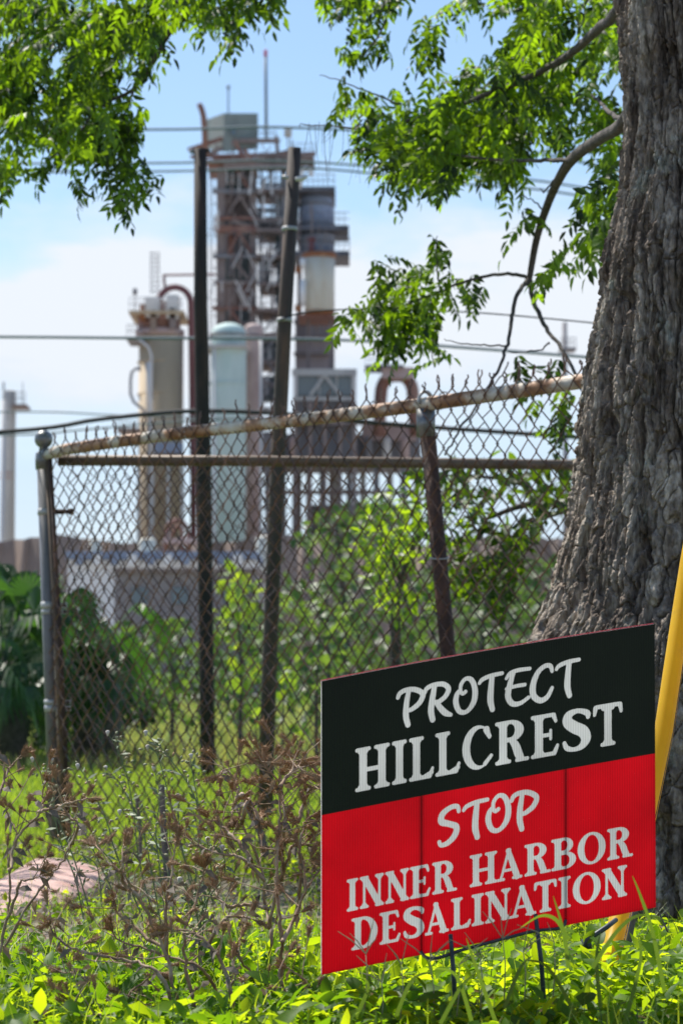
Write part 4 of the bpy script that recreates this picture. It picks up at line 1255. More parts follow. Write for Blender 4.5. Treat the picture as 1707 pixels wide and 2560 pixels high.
    region([(1270, 520), (1290, 490), (1340, 500), (1365, 560), (1330, 560), (1280, 590)], .8, 8.8, 9.2, 0, seed=12)
    # hanging spray in the middle
    HANG = [(940, 680), (960, 640), (1020, 630), (1050, 650), (1080, 620), (1110, 640), (1130, 690), (1190, 710), (1200, 745), (1130, 760), (1080, 770), (1095, 830), (1080, 900), (1055, 900), (1030, 840), (1000, 850), (985, 890), (955, 910), (950, 880), (965, 820), (930, 800), (880, 800), (850, 840), (830, 850), (850, 800), (900, 750), (930, 720)]
    region(HANG, 2.0, 9.1, 9.7, .12, 60, 13, L=.12)
    region([(1080, 560), (1100, 560), (1115, 620), (1080, 640)], 1.5, 9.2, 9.4, 0, seed=14)
    region([(1285, 920), (1320, 895), (1400, 920), (1430, 900), (1430, 1060), (1400, 1150), (1385, 1060), (1370, 1000), (1330, 1010), (1320, 1060), (1300, 1030), (1310, 960)], .9, 8.8, 9.4, .15, 50, 15, L=.11)
    # crown above and beyond the frame, casting the dapples
    for k, (cx, cy, cz, sx, sy, sz, n) in enumerate(((TREE_X - .2, 7.6, 4.6, 1.6, 1.3, .8, 800), (-1.6, 10.2, 3.6, 1.1, 1.0, .5, 500), (TREE_X + .9, 6.4, 4.8, 1.3, 1.2, .8, 500), (.2, 9.4, 3.2, 1.2, .5, .22, 130), (-2.4, 9.4, 2.5, .9, .7, .6, 260))):
        pos = rng.normal(size=(n, 3)) * np.array([sx, sy, sz]) * .6 + np.array([cx, cy, cz])
        # keep out of the picture itself
        yy = CYP - F * np.tan(np.arctan2(pos[:, 2] - EYE, pos[:, 1]) - TH)
        xx = CXP + F * pos[:, 0] / pos[:, 1]
        keep = ((yy < -120) | (xx < -120) | (xx > 1600)) & (pos[:, 2] > 2.0)
        pos = pos[keep]
        compound_leaves(lb, pos, np.array([-.1, 0, -.4]) + rng.normal(size=pos.shape) * .6, .16, 5, (.055, .021), .25, shape='kite')
    lb.build('foliage', 'leaf', r)


tree()


# ------------------------------------------------------------------ shrubs and trees beyond the fence
def bush(name, label, cat, polys, Y0, Y1, dens, mt, lsize, stems, group=None, seed=0, aspect=.5, clump=.25, cs=60, tb=(0, 1)):
    Ym = (Y0 + Y1) / 2
    cx = sum(p[0] for p in polys[0]) / len(polys[0])
    r = empty(name, base(cx, Ym), label, cat, group)
    for pts, w in stems:
        limb([(x, y, Y) for x, y, Y in pts], w, r, 'stem', n=7)
    lb = LeafBatch()
    for q, poly in enumerate(polys):
        area = abs(sum(poly[i - 1][0] * poly[i][1] - poly[i][0] * poly[i - 1][1] for i in range(len(poly)))) / 2
        la = (lsize * F / Ym) ** 2 * aspect * .62 * .6
        n = int(area / la * dens)
        x, y = poly_sample(poly, n, clump, cs, seed + q)
        Y = rng.uniform(Y0, Y1, len(x))
        pos = PN(x, y, Y)
        d = rand_unit(len(x)) + np.array([0, -.1, -.35])
        nn = rand_unit(len(x)) * .8 + np.array([0, -.2, 1.])
        sz = rng.uniform(.7, 1.25, len(x)) * lsize
        V, Fc, per = leaves(pos, d, nn, sz, sz * aspect, .2, .2, 'kite' if Ym > 20 else 'oval')
        lb.add(V, Fc, per, rng.uniform(tb[0], tb[1], len(x)))
    lb.build('foliage', mt, r)
    return r


gy = gzero
bush('sapling', 'bright leafy sapling hanging just behind the fence beside the rusty line post', 'tree',
     [[(880, 1440), (885, 1350), (920, 1260), (970, 1200), (1040, 1180), (1120, 1190), (1190, 1220), (1200, 1300), (1160, 1400), (1150, 1480), (1100, 1540), (1040, 1520), (980, 1560), (930, 1480)]],
     11.6, 12.9, 1.5, 'leaf2', .066,
     [([(985, gy(12.2), 12.2), (988, 1600, 12.2), (995, 1480, 12.2), (1050, 1330, 12.2), (1130, 1240, 12.3)], (34, 6)), ([(1000, 1450, 12.2), (960, 1350, 12.1), (940, 1260, 12.1)], (14, 4))], seed=31, aspect=.46, clump=.25, cs=90, tb=(.2, 1))
bush('shaded_sapling', 'sapling coloured as in shade filling the gap between the rusty line post and the trunk', 'tree',  # shaded half of the sapling, its shade put in as darker leaf colour
     [[(1030, 1170), (1110, 1150), (1240, 1140), (1330, 1160), (1420, 1150), (1420, 1270), (1360, 1310), (1300, 1370), (1260, 1450), (1180, 1480), (1220, 1380), (1160, 1280), (1060, 1230)],
      [(1150, 1330), (1250, 1300), (1330, 1320), (1290, 1440), (1270, 1560), (1220, 1600), (1170, 1540), (1120, 1440)]],
     10.9, 11.7, 2.3, 'leaf', .07,
     [([(1500, gy(11.4), 11.4), (1480, 1500, 11.4), (1430, 1290, 11.4), (1330, 1260, 11.4), (1210, 1300, 11.4)], (50, 8)), ([(1430, 1290, 11.4), (1300, 1210, 11.4), (1180, 1190, 11.4), (1080, 1190, 11.4)], (14, 4)), ([(1400, 1280, 11.4), (1290, 1330, 11.3), (1240, 1450, 11.3)], (14, 5))], seed=32, aspect=.46, clump=.27, cs=80, tb=(0, .45))
bush('green_tree', 'soft green round tree farther back between the leaning pole and the sapling', 'tree',
     [[(690, 1430), (730, 1350), (790, 1290), (860, 1255), (960, 1240), (1020, 1250), (1030, 1400), (960, 1560), (820, 1620), (720, 1560)]], 38, 44, 1.5, 'farleaf', .20,
     [([(860, gy(41), 41), (865, 1600, 41), (850, 1400, 41), (840, 1300, 41)], (22, 8))], seed=35, aspect=.7)
bush('green_tree', 'wide green tree line segment behind the rusty line post and the trunk', 'tree',
     [[(1000, 1500), (1050, 1420), (1150, 1400), (1300, 1400), (1420, 1380), (1500, 1500), (1500, 1760), (1000, 1760)]], 44, 52, 1.5, 'farleaf', .22,
     [([(1200, gy(48), 48), (1205, 1600, 48), (1220, 1450, 48)], (22, 8))], seed=36, aspect=.7, tb=(0, .6))
bush('lime_shrub', 'lime green shrub of large round leaves between the two dark poles', 'shrub',
     [[(530, 1500), (560, 1450), (610, 1430), (650, 1500), (660, 1640), (640, 1720), (560, 1700), (520, 1600)], [(560, 1440), (620, 1425), (660, 1470), (640, 1500), (570, 1490)]], 22, 25, 1.5, 'lime', .15,
     [([(600, gy(24), 24), (602, 1650, 24), (590, 1500, 24)], (14, 5))], seed=37, aspect=.85, clump=.3)
bush('green_shrub', 'mid green rounded shrub left of the black pole', 'shrub',
     [[(340, 1700), (350, 1600), (390, 1550), (450, 1540), (500, 1560), (520, 1700), (510, 1800), (350, 1800)]], 24, 27, 1.5, 'farleaf', .13,
     [([(430, gy(25.5), 25.5), (432, 1700, 25.5), (425, 1600, 25.5)], (14, 5))], seed=38, aspect=.75)
bush('green_shrub', 'broad dark green shrub behind the leaning brown pole', 'shrub',
     [[(500, 1620), (560, 1560), (650, 1540), (740, 1560), (820, 1620), (860, 1700), (860, 1800), (500, 1810)]], 27, 31, 1.6, 'farleaf', .15,
     [([(680, gy(29), 29), (682, 1700, 29), (675, 1600, 29)], (16, 5))], seed=39, aspect=.7, tb=(0, .5))
bush('green_shrub', 'green shrub with yellowish young leaves between the leaning pole and the sign', 'shrub',
     [[(700, 1480), (760, 1400), (860, 1400), (920, 1480), (960, 1620), (950, 1720), (740, 1740), (700, 1620)]], 19, 22, 1.15, 'farleaf', .11,
     [([(820, gy(20.5), 20.5), (822, 1650, 20.5), (815, 1480, 20.5)], (16, 5)), ([(790, gy(20), 20), (792, 1700, 20), (800, 1560, 20)], (12, 5))], seed=40, aspect=.7, clump=.3)
bush('lime_shrub', 'small lime green sprig low between the leaning pole and the sign edge', 'shrub',
     [[(690, 1680), (720, 1640), (740, 1700), (720, 1740), (690, 1730)], [(735, 1820), (760, 1800), (775, 1850), (745, 1870)], [(620, 1780), (650, 1750), (660, 1800), (635, 1820)]], 14, 15, 1.6, 'lime', .07,
     [([(700, gy(14.5), 14.5), (705, 1850, 14.5), (712, 1690, 14.5)], (5, 3)), ([(745, gy(14.5), 14.5), (752, 1900, 14.5), (758, 1830, 14.5)], (5, 3)), ([(640, gy(14.5), 14.5), (641, 1900, 14.5), (640, 1790, 14.5)], (5, 3))], seed=43, aspect=.85, clump=0)
bush('green_shrub', 'low grey green brush at the lawn edge left of the corner post', 'shrub',
     [[(-200, 1870), (-100, 1820), (60, 1830), (160, 1830), (260, 1860), (260, 1900), (-200, 1905)]], 21, 23, 1.5, 'farleaf', .09,
     [([(60, gy(22), 22), (62, 1860, 22)], (8, 4))], seed=44, aspect=.6)
for k, (x0, x1, yt, Y, lab) in enumerate(((-700, 200, 1500, 60, 'distant dark green tree mass at the far left behind the palmetto'), (150, 700, 1560, 62, 'distant green tree mass low behind the black pole'), (650, 1300, 1540, 66, 'distant green tree mass low behind the sign'), (1250, 2400, 1480, 64, 'distant green tree mass at the far right behind the trunk'))):
    rr = random.Random(k)
    top = [(x0 + (x1 - x0) * i / 9, yt + rr.uniform(-25, 25)) for i in range(10)]
    bush('distant_tree', lab, 'tree', [[(x0, gy(Y))] + top + [(x1, gy(Y))]], Y, Y + 6, 1.5, 'farleaf', .34,
         [([((x0 + x1) / 2, gy(Y), Y + 3), ((x0 + x1) / 2, yt + 60, Y + 3)], (18, 8))], seed=50 + k, aspect=.7, tb=(0, .5))


def palmetto(name, label, cx, Y, spread, y0, y1, n, seed):
    rr = random.Random(seed)
    r = empty(name, base(cx, Y), label, 'palm')
    m = MB(); b = P(cx, gy(Y), Y)
    m.tube([b, b + Vector((.05, 0, .35)), b + Vector((.02, 0, .8))], [.2, .17, .12], 10); m.build('trunk', 'twig', r)
    crown = b + Vector((0, 0, .65))
    for i in range(n):
        tgt = P(cx + rr.gauss(0, .5) * spread, rr.uniform(y0, y1), Y + rr.uniform(-1.2, 1.2))
        d = (tgt - crown)
        nrm = Vector((rr.gauss(0, .5), -0.9 + rr.gauss(0, .5), rr.gauss(.4, .5))).normalized()
        side = d.cross(nrm).normalized(); nrm = side.cross(d).normalized(); dn = d.normalized()
        m = MB()
        mid = (crown + tgt) / 2 + Vector((0, 0, .08))
        L = rr.uniform(.2, .38)
        K = 15
        for k in range(K):
            a = (k / (K - 1) - .5) * 3.6
            dd = (dn * math.cos(a) + side * math.sin(a)).normalized()
            w = .022
            ss = dd.cross(nrm).normalized() * w
            tip = tgt + dd * L + Vector((0, 0, -.12 - .1 * abs(math.sin(a))))
            md = tgt + dd * L * .55 + nrm * .015
            m.add([tgt, md + ss, tip, md - ss, md + nrm * .012], [(0, 1, 4), (1, 2, 4), (2, 3, 4), (3, 0, 4)])
        m.tube([crown, mid, tgt], [.012, .010, .008], 4)
        m.build('frond', 'palm', r)


palmetto('palmetto', 'dark fan leaved palmetto at the left edge beyond the corner post', 0, 20, 190, 1430, 1760, 64, 1)
palmetto('palmetto', 'second palmetto seen through the chain link right of the corner post', 235, 21, 120, 1540, 1770, 34, 2)
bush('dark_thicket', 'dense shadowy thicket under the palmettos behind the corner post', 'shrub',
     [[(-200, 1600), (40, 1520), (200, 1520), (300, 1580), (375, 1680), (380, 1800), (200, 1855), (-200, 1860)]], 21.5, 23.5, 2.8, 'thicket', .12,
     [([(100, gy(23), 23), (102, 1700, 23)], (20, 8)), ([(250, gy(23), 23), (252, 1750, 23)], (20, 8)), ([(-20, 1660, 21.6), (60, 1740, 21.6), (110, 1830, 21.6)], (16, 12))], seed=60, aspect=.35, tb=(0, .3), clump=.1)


# ------------------------------------------------------------------ yard sign
def sd_seg(X, Y, x0, y0, r0, x1, y1, r1):
    dx, dy = x1 - x0, y1 - y0
    t = np.clip(((X - x0) * dx + (Y - y0) * dy) / (dx * dx + dy * dy + 1e-12), 0, 1)
    return np.hypot(X - x0 - dx * t, Y - y0 - dy * t) - (r0 + (r1 - r0) * t)


def sd_box(X, Y, x0, y0, x1, y1, r=.02):
    cx, cy = (x0 + x1) / 2, (y0 + y1) / 2
    qx = np.abs(X - cx) - (x1 - x0) / 2 + r; qy = np.abs(Y - cy) - (y1 - y0) / 2 + r
    return np.hypot(np.maximum(qx, 0), np.maximum(qy, 0)) + np.minimum(np.maximum(qx, qy), 0) - r


def sd_ell(X, Y, cx, cy, rx, ry):
    return (np.hypot((X - cx) / rx, (Y - cy) / ry) - 1) * min(rx, ry)


def stroke(X, Y, pts, closed=False):
    ps = [Vector((p[0], p[1], p[2] if len(p) > 2 else .07)) for p in pts]
    sm = catmull(ps, 6)
    f = np.full(X.shape, 9.)
    for a, b in zip(sm[:-1], sm[1:]):
        f = np.minimum(f, sd_seg(X, Y, a.x, a.y, a.z, b.x, b.y, b.z))
    return f


def mn(*a):
    r = a[0]
    for b in a[1:]: r = np.minimum(r, b)
    return r


def stem_(X, Y, x, w=.21, s=.17, top=True, bot=True):
    f = sd_box(X, Y, x - w / 2, .03, x + w / 2, .97)
    for y, on in ((.045, bot), (.955, top)):
        if on:
            f = mn(f, sd_seg(X, Y, x - s, y, .045, x + s, y, .045))
            sg = 1 if y < .5 else -1
            f = mn(f, sd_seg(X, Y, x - s * .7, y + .01 * sg, .045, x - w * .3, y + .1 * sg, .04), sd_seg(X, Y, x + s * .7, y + .01 * sg, .045, x + w * .3, y + .1 * sg, .04))
    return f


def g_H(X, Y): return mn(stem_(X, Y, .20), stem_(X, Y, .72), sd_box(X, Y, .2, .43, .72, .53))
def g_I(X, Y): return stem_(X, Y, .21)
def g_L(X, Y): return mn(stem_(X, Y, .21), sd_box(X, Y, .2, 0, .62, .095), sd_seg(X, Y, .60, .06, .06, .68, .22, .042), sd_seg(X, Y, .45, .06, .05, .66, .13, .05))
def g_C(X, Y):
    f = np.maximum(sd_ell(X, Y, .42, .5, .42, .51), -sd_ell(X, Y, .50, .5, .29, .43))
    f = np.maximum(f, -sd_box(X, Y, .60, .30, 1.1, .70, .01))
    return mn(f, sd_seg(X, Y, .74, .70, .045, .66, .88, .085), sd_seg(X, Y, .79, .26, .045, .62, .10, .055))
def g_R(X, Y):
    o = np.maximum(sd_ell(X, Y, .40, .745, .37, .255), -(X - .25)); i = sd_ell(X, Y, .38, .755, .15, .165)
    b = np.maximum(o, -i)
    b = mn(b, np.maximum(sd_box(X, Y, .2, .50, .42, 1.0, .01), -sd_box(X, Y, .25, .60, .42, .91, .01)))
    return mn(stem_(X, Y, .21), b, stroke(X, Y, [(.42, .52, .05), (.54, .40, .10), (.64, .16, .105), (.74, .05, .05)]), sd_seg(X, Y, .58, .045, .045, .87, .045, .045))
def g_E(X, Y):
    return mn(stem_(X, Y, .21), sd_box(X, Y, .2, .905, .62, 1.), sd_seg(X, Y, .60, .94, .06, .655, .80, .042), sd_box(X, Y, .2, .455, .5, .545),
              sd_seg(X, Y, .52, .40, .036, .52, .60, .036), sd_box(X, Y, .2, 0, .64, .095), sd_seg(X, Y, .62, .06, .06, .70, .22, .042))
def g_S(X, Y):
    return stroke(X, Y, [(.62, .76, .045), (.60, .86, .07), (.38, .945, .055), (.17, .88, .09), (.14, .72, .12), (.30, .57, .135), (.50, .44, .135), (.57, .26, .115), (.47, .10, .075), (.29, .055, .05), (.12, .11, .06), (.06, .24, .045)])
def g_T(X, Y): return mn(stem_(X, Y, .43, top=False), sd_box(X, Y, .08, .90, .78, 1.), sd_seg(X, Y, .08, .93, .065, .05, .78, .045), sd_seg(X, Y, .78, .93, .065, .81, .78, .045), sd_seg(X, Y, .3, .9, .06, .56, .9, .06))
def g_N(X, Y):
    return mn(stem_(X, Y, .17, .095, .13), stem_(X, Y, .76, .095, .13), np.maximum(sd_seg(X, Y, .20, .93, .11, .72, .10, .11), Y - 1.0), sd_seg(X, Y, .08, .955, .045, .25, .955, .045), sd_seg(X, Y, .74, .07, .07, .76, .5, .045))
def g_A(X, Y):
    return mn(sd_seg(X, Y, .15, .06, .045, .43, .90, .05), stroke(X, Y, [(.43, .90, .09), (.58, .5, .105), (.74, .08, .11)]), sd_box(X, Y, .22, .27, .62, .36),
              sd_seg(X, Y, .045, .045, .045, .26, .045, .045), sd_seg(X, Y, .60, .045, .045, .90, .045, .045), sd_seg(X, Y, .40, .93, .07, .46, .93, .07))
def g_B(X, Y):
    def bowl(cx, cy, rx, ry, ix, iy, y0, y1):
        o = mn(np.maximum(sd_ell(X, Y, cx, cy, rx, ry), -(X - .28)), sd_box(X, Y, .2, y0, cx, y1, .01))
        i = mn(sd_ell(X, Y, cx, cy, ix, iy), sd_box(X, Y, .31, cy - iy, cx, cy + iy, .01))
        return np.maximum(o, -i)
    return mn(stem_(X, Y, .21), bowl(.40, .755, .30, .245, .12, .16, .51, 1.), bowl(.44, .27, .35, .27, .145, .185, 0, .54))
def g_O(X, Y): return np.maximum(sd_ell(X, Y, .45, .5, .45, .51), -sd_ell(X, Y, .45, .5, .235, .425))
def g_D(X, Y):
    o = mn(np.maximum(sd_ell(X, Y, .38, .5, .48, .5), -(X - .28)), sd_box(X, Y, .2, 0, .40, 1, .01))
    i = mn(sd_ell(X, Y, .36, .5, .27, .41), sd_box(X, Y, .315, .09, .38, .91, .01))
    return mn(stem_(X, Y, .21), np.maximum(o, -i))
WD = {'H': .93, 'I': .42, 'L': .73, 'C': .84, 'R': .92, 'E': .75, 'S': .70, 'T': .86, 'N': .93, 'A': .95, 'B': .79, 'O': .90, 'D': .86}
GL = dict(H=g_H, I=g_I, L=g_L, C=g_C, R=g_R, E=g_E, S=g_S, T=g_T, N=g_N, A=g_A, B=g_B, O=g_O, D=g_D)
# brush lettering, unit box
SC = {
    'P': [[(.03, .80, .05), (.10, .90, .06), (.30, .955, .06), (.62, .93, .065), (.90, .78, .07), (.80, .58, .07), (.55, .45, .06), (.38, .42, .05)], [(.40, .90, .06), (.33, .6, .075), (.31, .3, .08), (.38, .06, .07)]],
    'R': [[(.03, .80, .05), (.10, .90, .06), (.34, .955, .06), (.68, .93, .065), (.86, .78, .07), (.74, .60, .065), (.48, .48, .06)], [(.36, .90, .07), (.29, .6, .08), (.24, .3, .085), (.30, .06, .075)], [(.42, .50, .06), (.56, .34, .075), (.74, .18, .08), (.94, .10, .05)]],
    'O': [[(.50, .60, .055), (.38, .56, .05), (.30, .64, .05), (.32, .82, .055), (.52, .95, .055), (.76, .88, .07), (.90, .6, .08), (.84, .28, .08), (.55, .06, .06), (.25, .10, .07), (.10, .34, .08), (.14, .56, .07), (.30, .68, .05)]],
    'T': [[(.04, .79, .045), (.16, .87, .055), (.5, .93, .055), (.95, .945, .05)], [(.55, .90, .07), (.50, .6, .08), (.48, .3, .085), (.56, .06, .07)]],
    'E': [[(.06, .78, .045), (.2, .9, .055), (.5, .95, .055), (.95, .94, .05)], [(.32, .90, .065), (.20, .62, .08), (.12, .30, .085), (.28, .08, .075), (.58, .05, .06), (.90, .17, .05)], [(.06, .50, .045), (.4, .53, .05), (.76, .53, .05)]],
    'C': [[(.93, .78, .05), (.86, .92, .06), (.62, .94, .06), (.32, .80, .07), (.12, .50, .085), (.14, .22, .085), (.42, .06, .075), (.72, .12, .065), (.93, .34, .05)]],
    'S': [[(.93, .80, .05), (.86, .93, .06), (.56, .93, .065), (.22, .80, .08), (.18, .62, .085), (.50, .53, .075), (.82, .42, .08), (.76, .22, .08), (.46, .06, .07), (.16, .03, .055), (.08, .12, .05)]],
}


def script_sd(ch, X, Y, asp):
    # X, Y in a box of height 1 and width asp; control points are in unit coordinates
    f = np.full(X.shape, 9.)
    for st in SC[ch]:
        f = np.minimum(f, stroke(X, Y, [(p[0] * asp, p[1], p[2]) for p in st]))
    return f


def sign():
    C = [(803, 1703), (1634, 1560), (1637, 2268), (803, 2437)]
    rays = []
    for x, y in C:
        p = P(x, y, 1.0); rays.append(np.array([p.x, p.y, p.z - EYE]))
    Amat = np.array([rays[1], -rays[2], rays[3]]).T
    l = np.linalg.solve(Amat, rays[0]); l = np.array([1, *l]) * 4.02
    Q = [np.array([0, 0, EYE]) + rays[i] * l[i] for i in range(4)]
    TL, TR, BR, BL = Q
    U, V = TR - TL, BL - TL
    Wm, Hm = np.linalg.norm(U), np.linalg.norm(V)
    nrm = np.cross(V, U); nrm /= np.linalg.norm(nrm)
    if nrm[1] > 0: nrm = -nrm            # towards the camera

    def inv(x, y):                        # photo pixel -> (u, v) on the sign
        p = P(x, y, 1.0); d = np.array([p.x, p.y, p.z - EYE])
        A = np.array([d, -U, -V]).T
        s = np.linalg.solve(A, TL - np.array([0, 0, EYE]))
        return s[1], s[2]

    VM = .4575
    nu = 660
    us = np.linspace(0, 1, nu + 1)
    na, nb = 240, 285
    vs = np.concatenate([np.linspace(0, VM, na + 1), np.linspace(VM, 1, nb + 1)[1:]])
    nv = na + nb
    UU, VV = np.meshgrid(us, vs)
    Fd = np.full(UU.shape, 9.)
    asp_u = Wm / Hm

    def place(ch, x0, x1, ym, v0, v1, script=False):
        u0, u1 = inv(x0, ym)[0], inv(x1, ym)[0]
        i0, i1 = max(0, int(u0 * nu) - 3), min(nu, int(u1 * nu) + 4)
        j0, j1 = np.searchsorted(vs, v0) - 3, np.searchsorted(vs, v1) + 4
        sub = (slice(j0, j1), slice(i0, i1))
        hh = v1 - v0
        Yn = (v1 - VV[sub]) / hh
        asp = (u1 - u0) * asp_u / hh
        if script:
            Xn = (UU[sub] - u0) / (u1 - u0) * asp
            f = script_sd(ch, Xn, Yn, asp)
        else:
            Xn = (UU[sub] - u0) / (u1 - u0) * WD[ch]
            f = GL[ch](Xn, Yn)
        Fd[sub] = np.minimum(Fd[sub], f * hh)

    z = lambda X: 750 + X * .6103
    for ch, a, b, va, vb in (('P', 395, 512, .080, .214), ('R', 506, 622, .080, .212), ('O', 626, 724, .078, .205), ('T', 728, 830, .080, .214), ('E', 836, 944, .080, .208), ('C', 940, 1036, .080, .212), ('T', 1043, 1145, .077, .212)):
        place(ch, z(a), z(b), 1790, va, vb, True)
    for ch, a, b, va, vb in (('S', 560, 654, .507, .643), ('T', 663, 770, .505, .643), ('O', 758, 860, .500, .632), ('P', 860, 977, .505, .644)):
        place(ch, z(a), z(b), 2020, va, vb, True)
    e = lambda X: 850 + X / 2.0907
    for ch, a, b in (('H', 80, 256), ('I', 270, 345), ('L', 359, 489), ('L', 496, 627), ('C', 636, 796), ('R', 808, 985), ('E', 994, 1142), ('S', 1155, 1309), ('T', 1317, 1474)):
        place(ch, e(a), e(b), 1880, .254, .402)
    for ch, a, b in (('I', 33, 92), ('N', 101, 226), ('N', 234, 357), ('E', 363, 471), ('R', 479, 608), ('H', 676, 817), ('A', 815, 950), ('R', 960, 1097), ('B', 1100, 1228), ('O', 1237, 1383), ('R', 1392, 1527)):
        place(ch, e(a), e(b), 2130, .694, .803)
    for ch, a, b in (('D', 58, 193), ('E', 205, 314), ('S', 325, 439), ('A', 440, 566), ('L', 577, 681), ('I', 684, 747), ('N', 755, 887), ('A', 884, 1022), ('T', 1008, 1130), ('I', 1137, 1200), ('O', 1212, 1357), ('N', 1365, 1495)):
        place(ch, e(a), e(b), 2270, .830, .938)

    def pos(u, v, off=0.0):
        bow = 6.0 * max(0.0, 1 - v) ** 1.3 * 4 * u * (1 - u) * (4.05 / F)
        p = TL + U * u + V * v - V / Hm * bow + nrm * off
        return p

    root = empty('yard_sign', tuple(Vector(pos(.5, 1.0))), 'black and red corrugated plastic yard sign reading PROTECT HILLCREST STOP INNER HARBOR DESALINATION', 'sign')
    OFF = .0022
    cells = {0: [], 1: [], 2: []}           # black, red, letter
    verts = {0: {}, 1: {}, 2: {}}
    coords = {0: [], 1: [], 2: []}

    def vid(k, u, v):
        key = (round(u * 1e6), round(v * 1e6))
        d = verts[k]
        if key not in d:
            d[key] = len(coords[k]); coords[k].append(pos(u, v, OFF))
        return d[key]
    S = Fd < 0
    for j in range(nv):
        bgk = 0 if j < na else 1
        a, b = S[j], S[j + 1]
        code = a[:-1].astype(int) + a[1:] + b[:-1] + b[1:]
        i = 0
        while i < nu:
            c = code[i]
            if c in (0, 4):
                e_ = i + 1
                while e_ < nu and code[e_] == c and e_ - i < 12: e_ += 1
                k = 2 if c == 4 else bgk
                cells[k].append((vid(k, us[i], vs[j]), vid(k, us[i], vs[j + 1]), vid(k, us[e_], vs[j + 1]), vid(k, us[e_], vs[j])))
                i = e_
            else:
                cs_ = [(us[i], vs[j], Fd[j, i]), (us[i], vs[j + 1], Fd[j + 1, i]), (us[i + 1], vs[j + 1], Fd[j + 1, i + 1]), (us[i + 1], vs[j], Fd[j, i + 1])]
                for k, sgn in ((2, 1), (bgk, -1)):
                    poly = []
                    for q in range(4):
                        p, n_ = cs_[q], cs_[(q + 1) % 4]
                        if sgn * p[2] < 0 or (p[2] == 0): poly.append((p[0], p[1]))
                        if (p[2] < 0) != (n_[2] < 0):
                            t = p[2] / (p[2] - n_[2])
                            poly.append((p[0] + (n_[0] - p[0]) * t, p[1] + (n_[1] - p[1]) * t))
                    ids = []
                    for u_, v_ in poly:
                        w_ = vid(k, u_, v_)
                        if w_ not in ids: ids.append(w_)
                    if len(ids) >= 3: cells[k].append(tuple(ids))
                i += 1
    # translucent printed plastic
    def plastic(name, col, tcol, f, rough=.38, flute=True):
        m = mat(name, col, rough, trans=tcol, tfac=f, spec=.4)
        nt = m.node_tree; b = nt.nodes['Principled BSDF']; b.inputs['Specular IOR Level'].default_value = .22
        tc = nt.nodes.new('ShaderNodeTexCoord')
        mp = nt.nodes.new('ShaderNodeMapping')
        nt.links.new(tc.outputs['UV'], mp.inputs[0])
        w = nt.nodes.new('ShaderNodeTexWave'); w.wave_type = 'BANDS'; w.bands_direction = 'X'; w.inputs['Scale'].default_value = 42
        w.inputs['Distortion'].default_value = .4; w.inputs['Detail'].default_value = 1
        nt.links.new(mp.outputs[0], w.inputs['Vector'])
        n = nt.nodes.new('ShaderNodeTexNoise'); n.inputs['Scale'].default_value = 5; n.inputs['Detail'].default_value = 4  # patchy noise puts leaf dapple and dirt into the print colours
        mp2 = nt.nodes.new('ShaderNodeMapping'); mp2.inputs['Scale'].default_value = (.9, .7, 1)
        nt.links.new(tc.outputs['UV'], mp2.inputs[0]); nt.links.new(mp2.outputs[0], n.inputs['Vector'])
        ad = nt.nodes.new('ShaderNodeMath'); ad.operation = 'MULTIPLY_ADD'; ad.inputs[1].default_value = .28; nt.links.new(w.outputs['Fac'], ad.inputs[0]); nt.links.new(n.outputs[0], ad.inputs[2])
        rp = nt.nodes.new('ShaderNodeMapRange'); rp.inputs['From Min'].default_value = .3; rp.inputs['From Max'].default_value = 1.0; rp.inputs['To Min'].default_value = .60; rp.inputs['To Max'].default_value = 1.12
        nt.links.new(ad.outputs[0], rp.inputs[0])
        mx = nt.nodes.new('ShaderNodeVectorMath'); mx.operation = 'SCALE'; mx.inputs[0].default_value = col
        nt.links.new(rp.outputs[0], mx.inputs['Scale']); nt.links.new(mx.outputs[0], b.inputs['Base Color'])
        tr = [x for x in nt.nodes if x.type == 'BSDF_TRANSLUCENT'][0]
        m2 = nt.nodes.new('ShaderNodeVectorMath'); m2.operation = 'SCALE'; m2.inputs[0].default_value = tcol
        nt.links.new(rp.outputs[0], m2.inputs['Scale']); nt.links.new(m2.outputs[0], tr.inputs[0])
        bp = nt.nodes.new('ShaderNodeBump'); bp.inputs['Strength'].default_value = .12; bp.inputs['Distance'].default_value = .002
        nt.links.new(w.outputs['Fac'], bp.inputs['Height']); nt.links.new(bp.outputs[0], b.inputs['Normal'])
        return m
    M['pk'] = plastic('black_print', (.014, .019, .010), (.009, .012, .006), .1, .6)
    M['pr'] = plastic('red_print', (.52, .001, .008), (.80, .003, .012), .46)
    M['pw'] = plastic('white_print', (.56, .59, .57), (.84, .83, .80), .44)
    M['core'] = mat('white_corrugated', (.75, .77, .78), .5, trans=(.95, .96, .97), tfac=.85)
    M['redcore'] = mat('red_edge', (.7, .06, .08), .5)
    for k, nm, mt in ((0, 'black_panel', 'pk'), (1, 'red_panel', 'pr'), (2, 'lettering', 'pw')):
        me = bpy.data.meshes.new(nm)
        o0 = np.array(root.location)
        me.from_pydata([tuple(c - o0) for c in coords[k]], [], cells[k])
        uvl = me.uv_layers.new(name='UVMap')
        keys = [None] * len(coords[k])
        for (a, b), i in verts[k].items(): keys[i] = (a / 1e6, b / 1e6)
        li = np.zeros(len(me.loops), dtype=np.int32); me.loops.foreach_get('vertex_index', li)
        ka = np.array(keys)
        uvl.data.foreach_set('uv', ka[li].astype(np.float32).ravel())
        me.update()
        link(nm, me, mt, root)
    # back sheet, edge walls, flutes
    m = MB(); n = 24
    for i in range(n):
        for j in range(4):
            q = [pos((i + a) / n, (j + b) / 4, -OFF) for a, b in ((0, 0), (1, 0), (1, 1), (0, 1))]
            m.add(q, [(0, 1, 2, 3)])
    m.build('back_sheet', 'core', root)
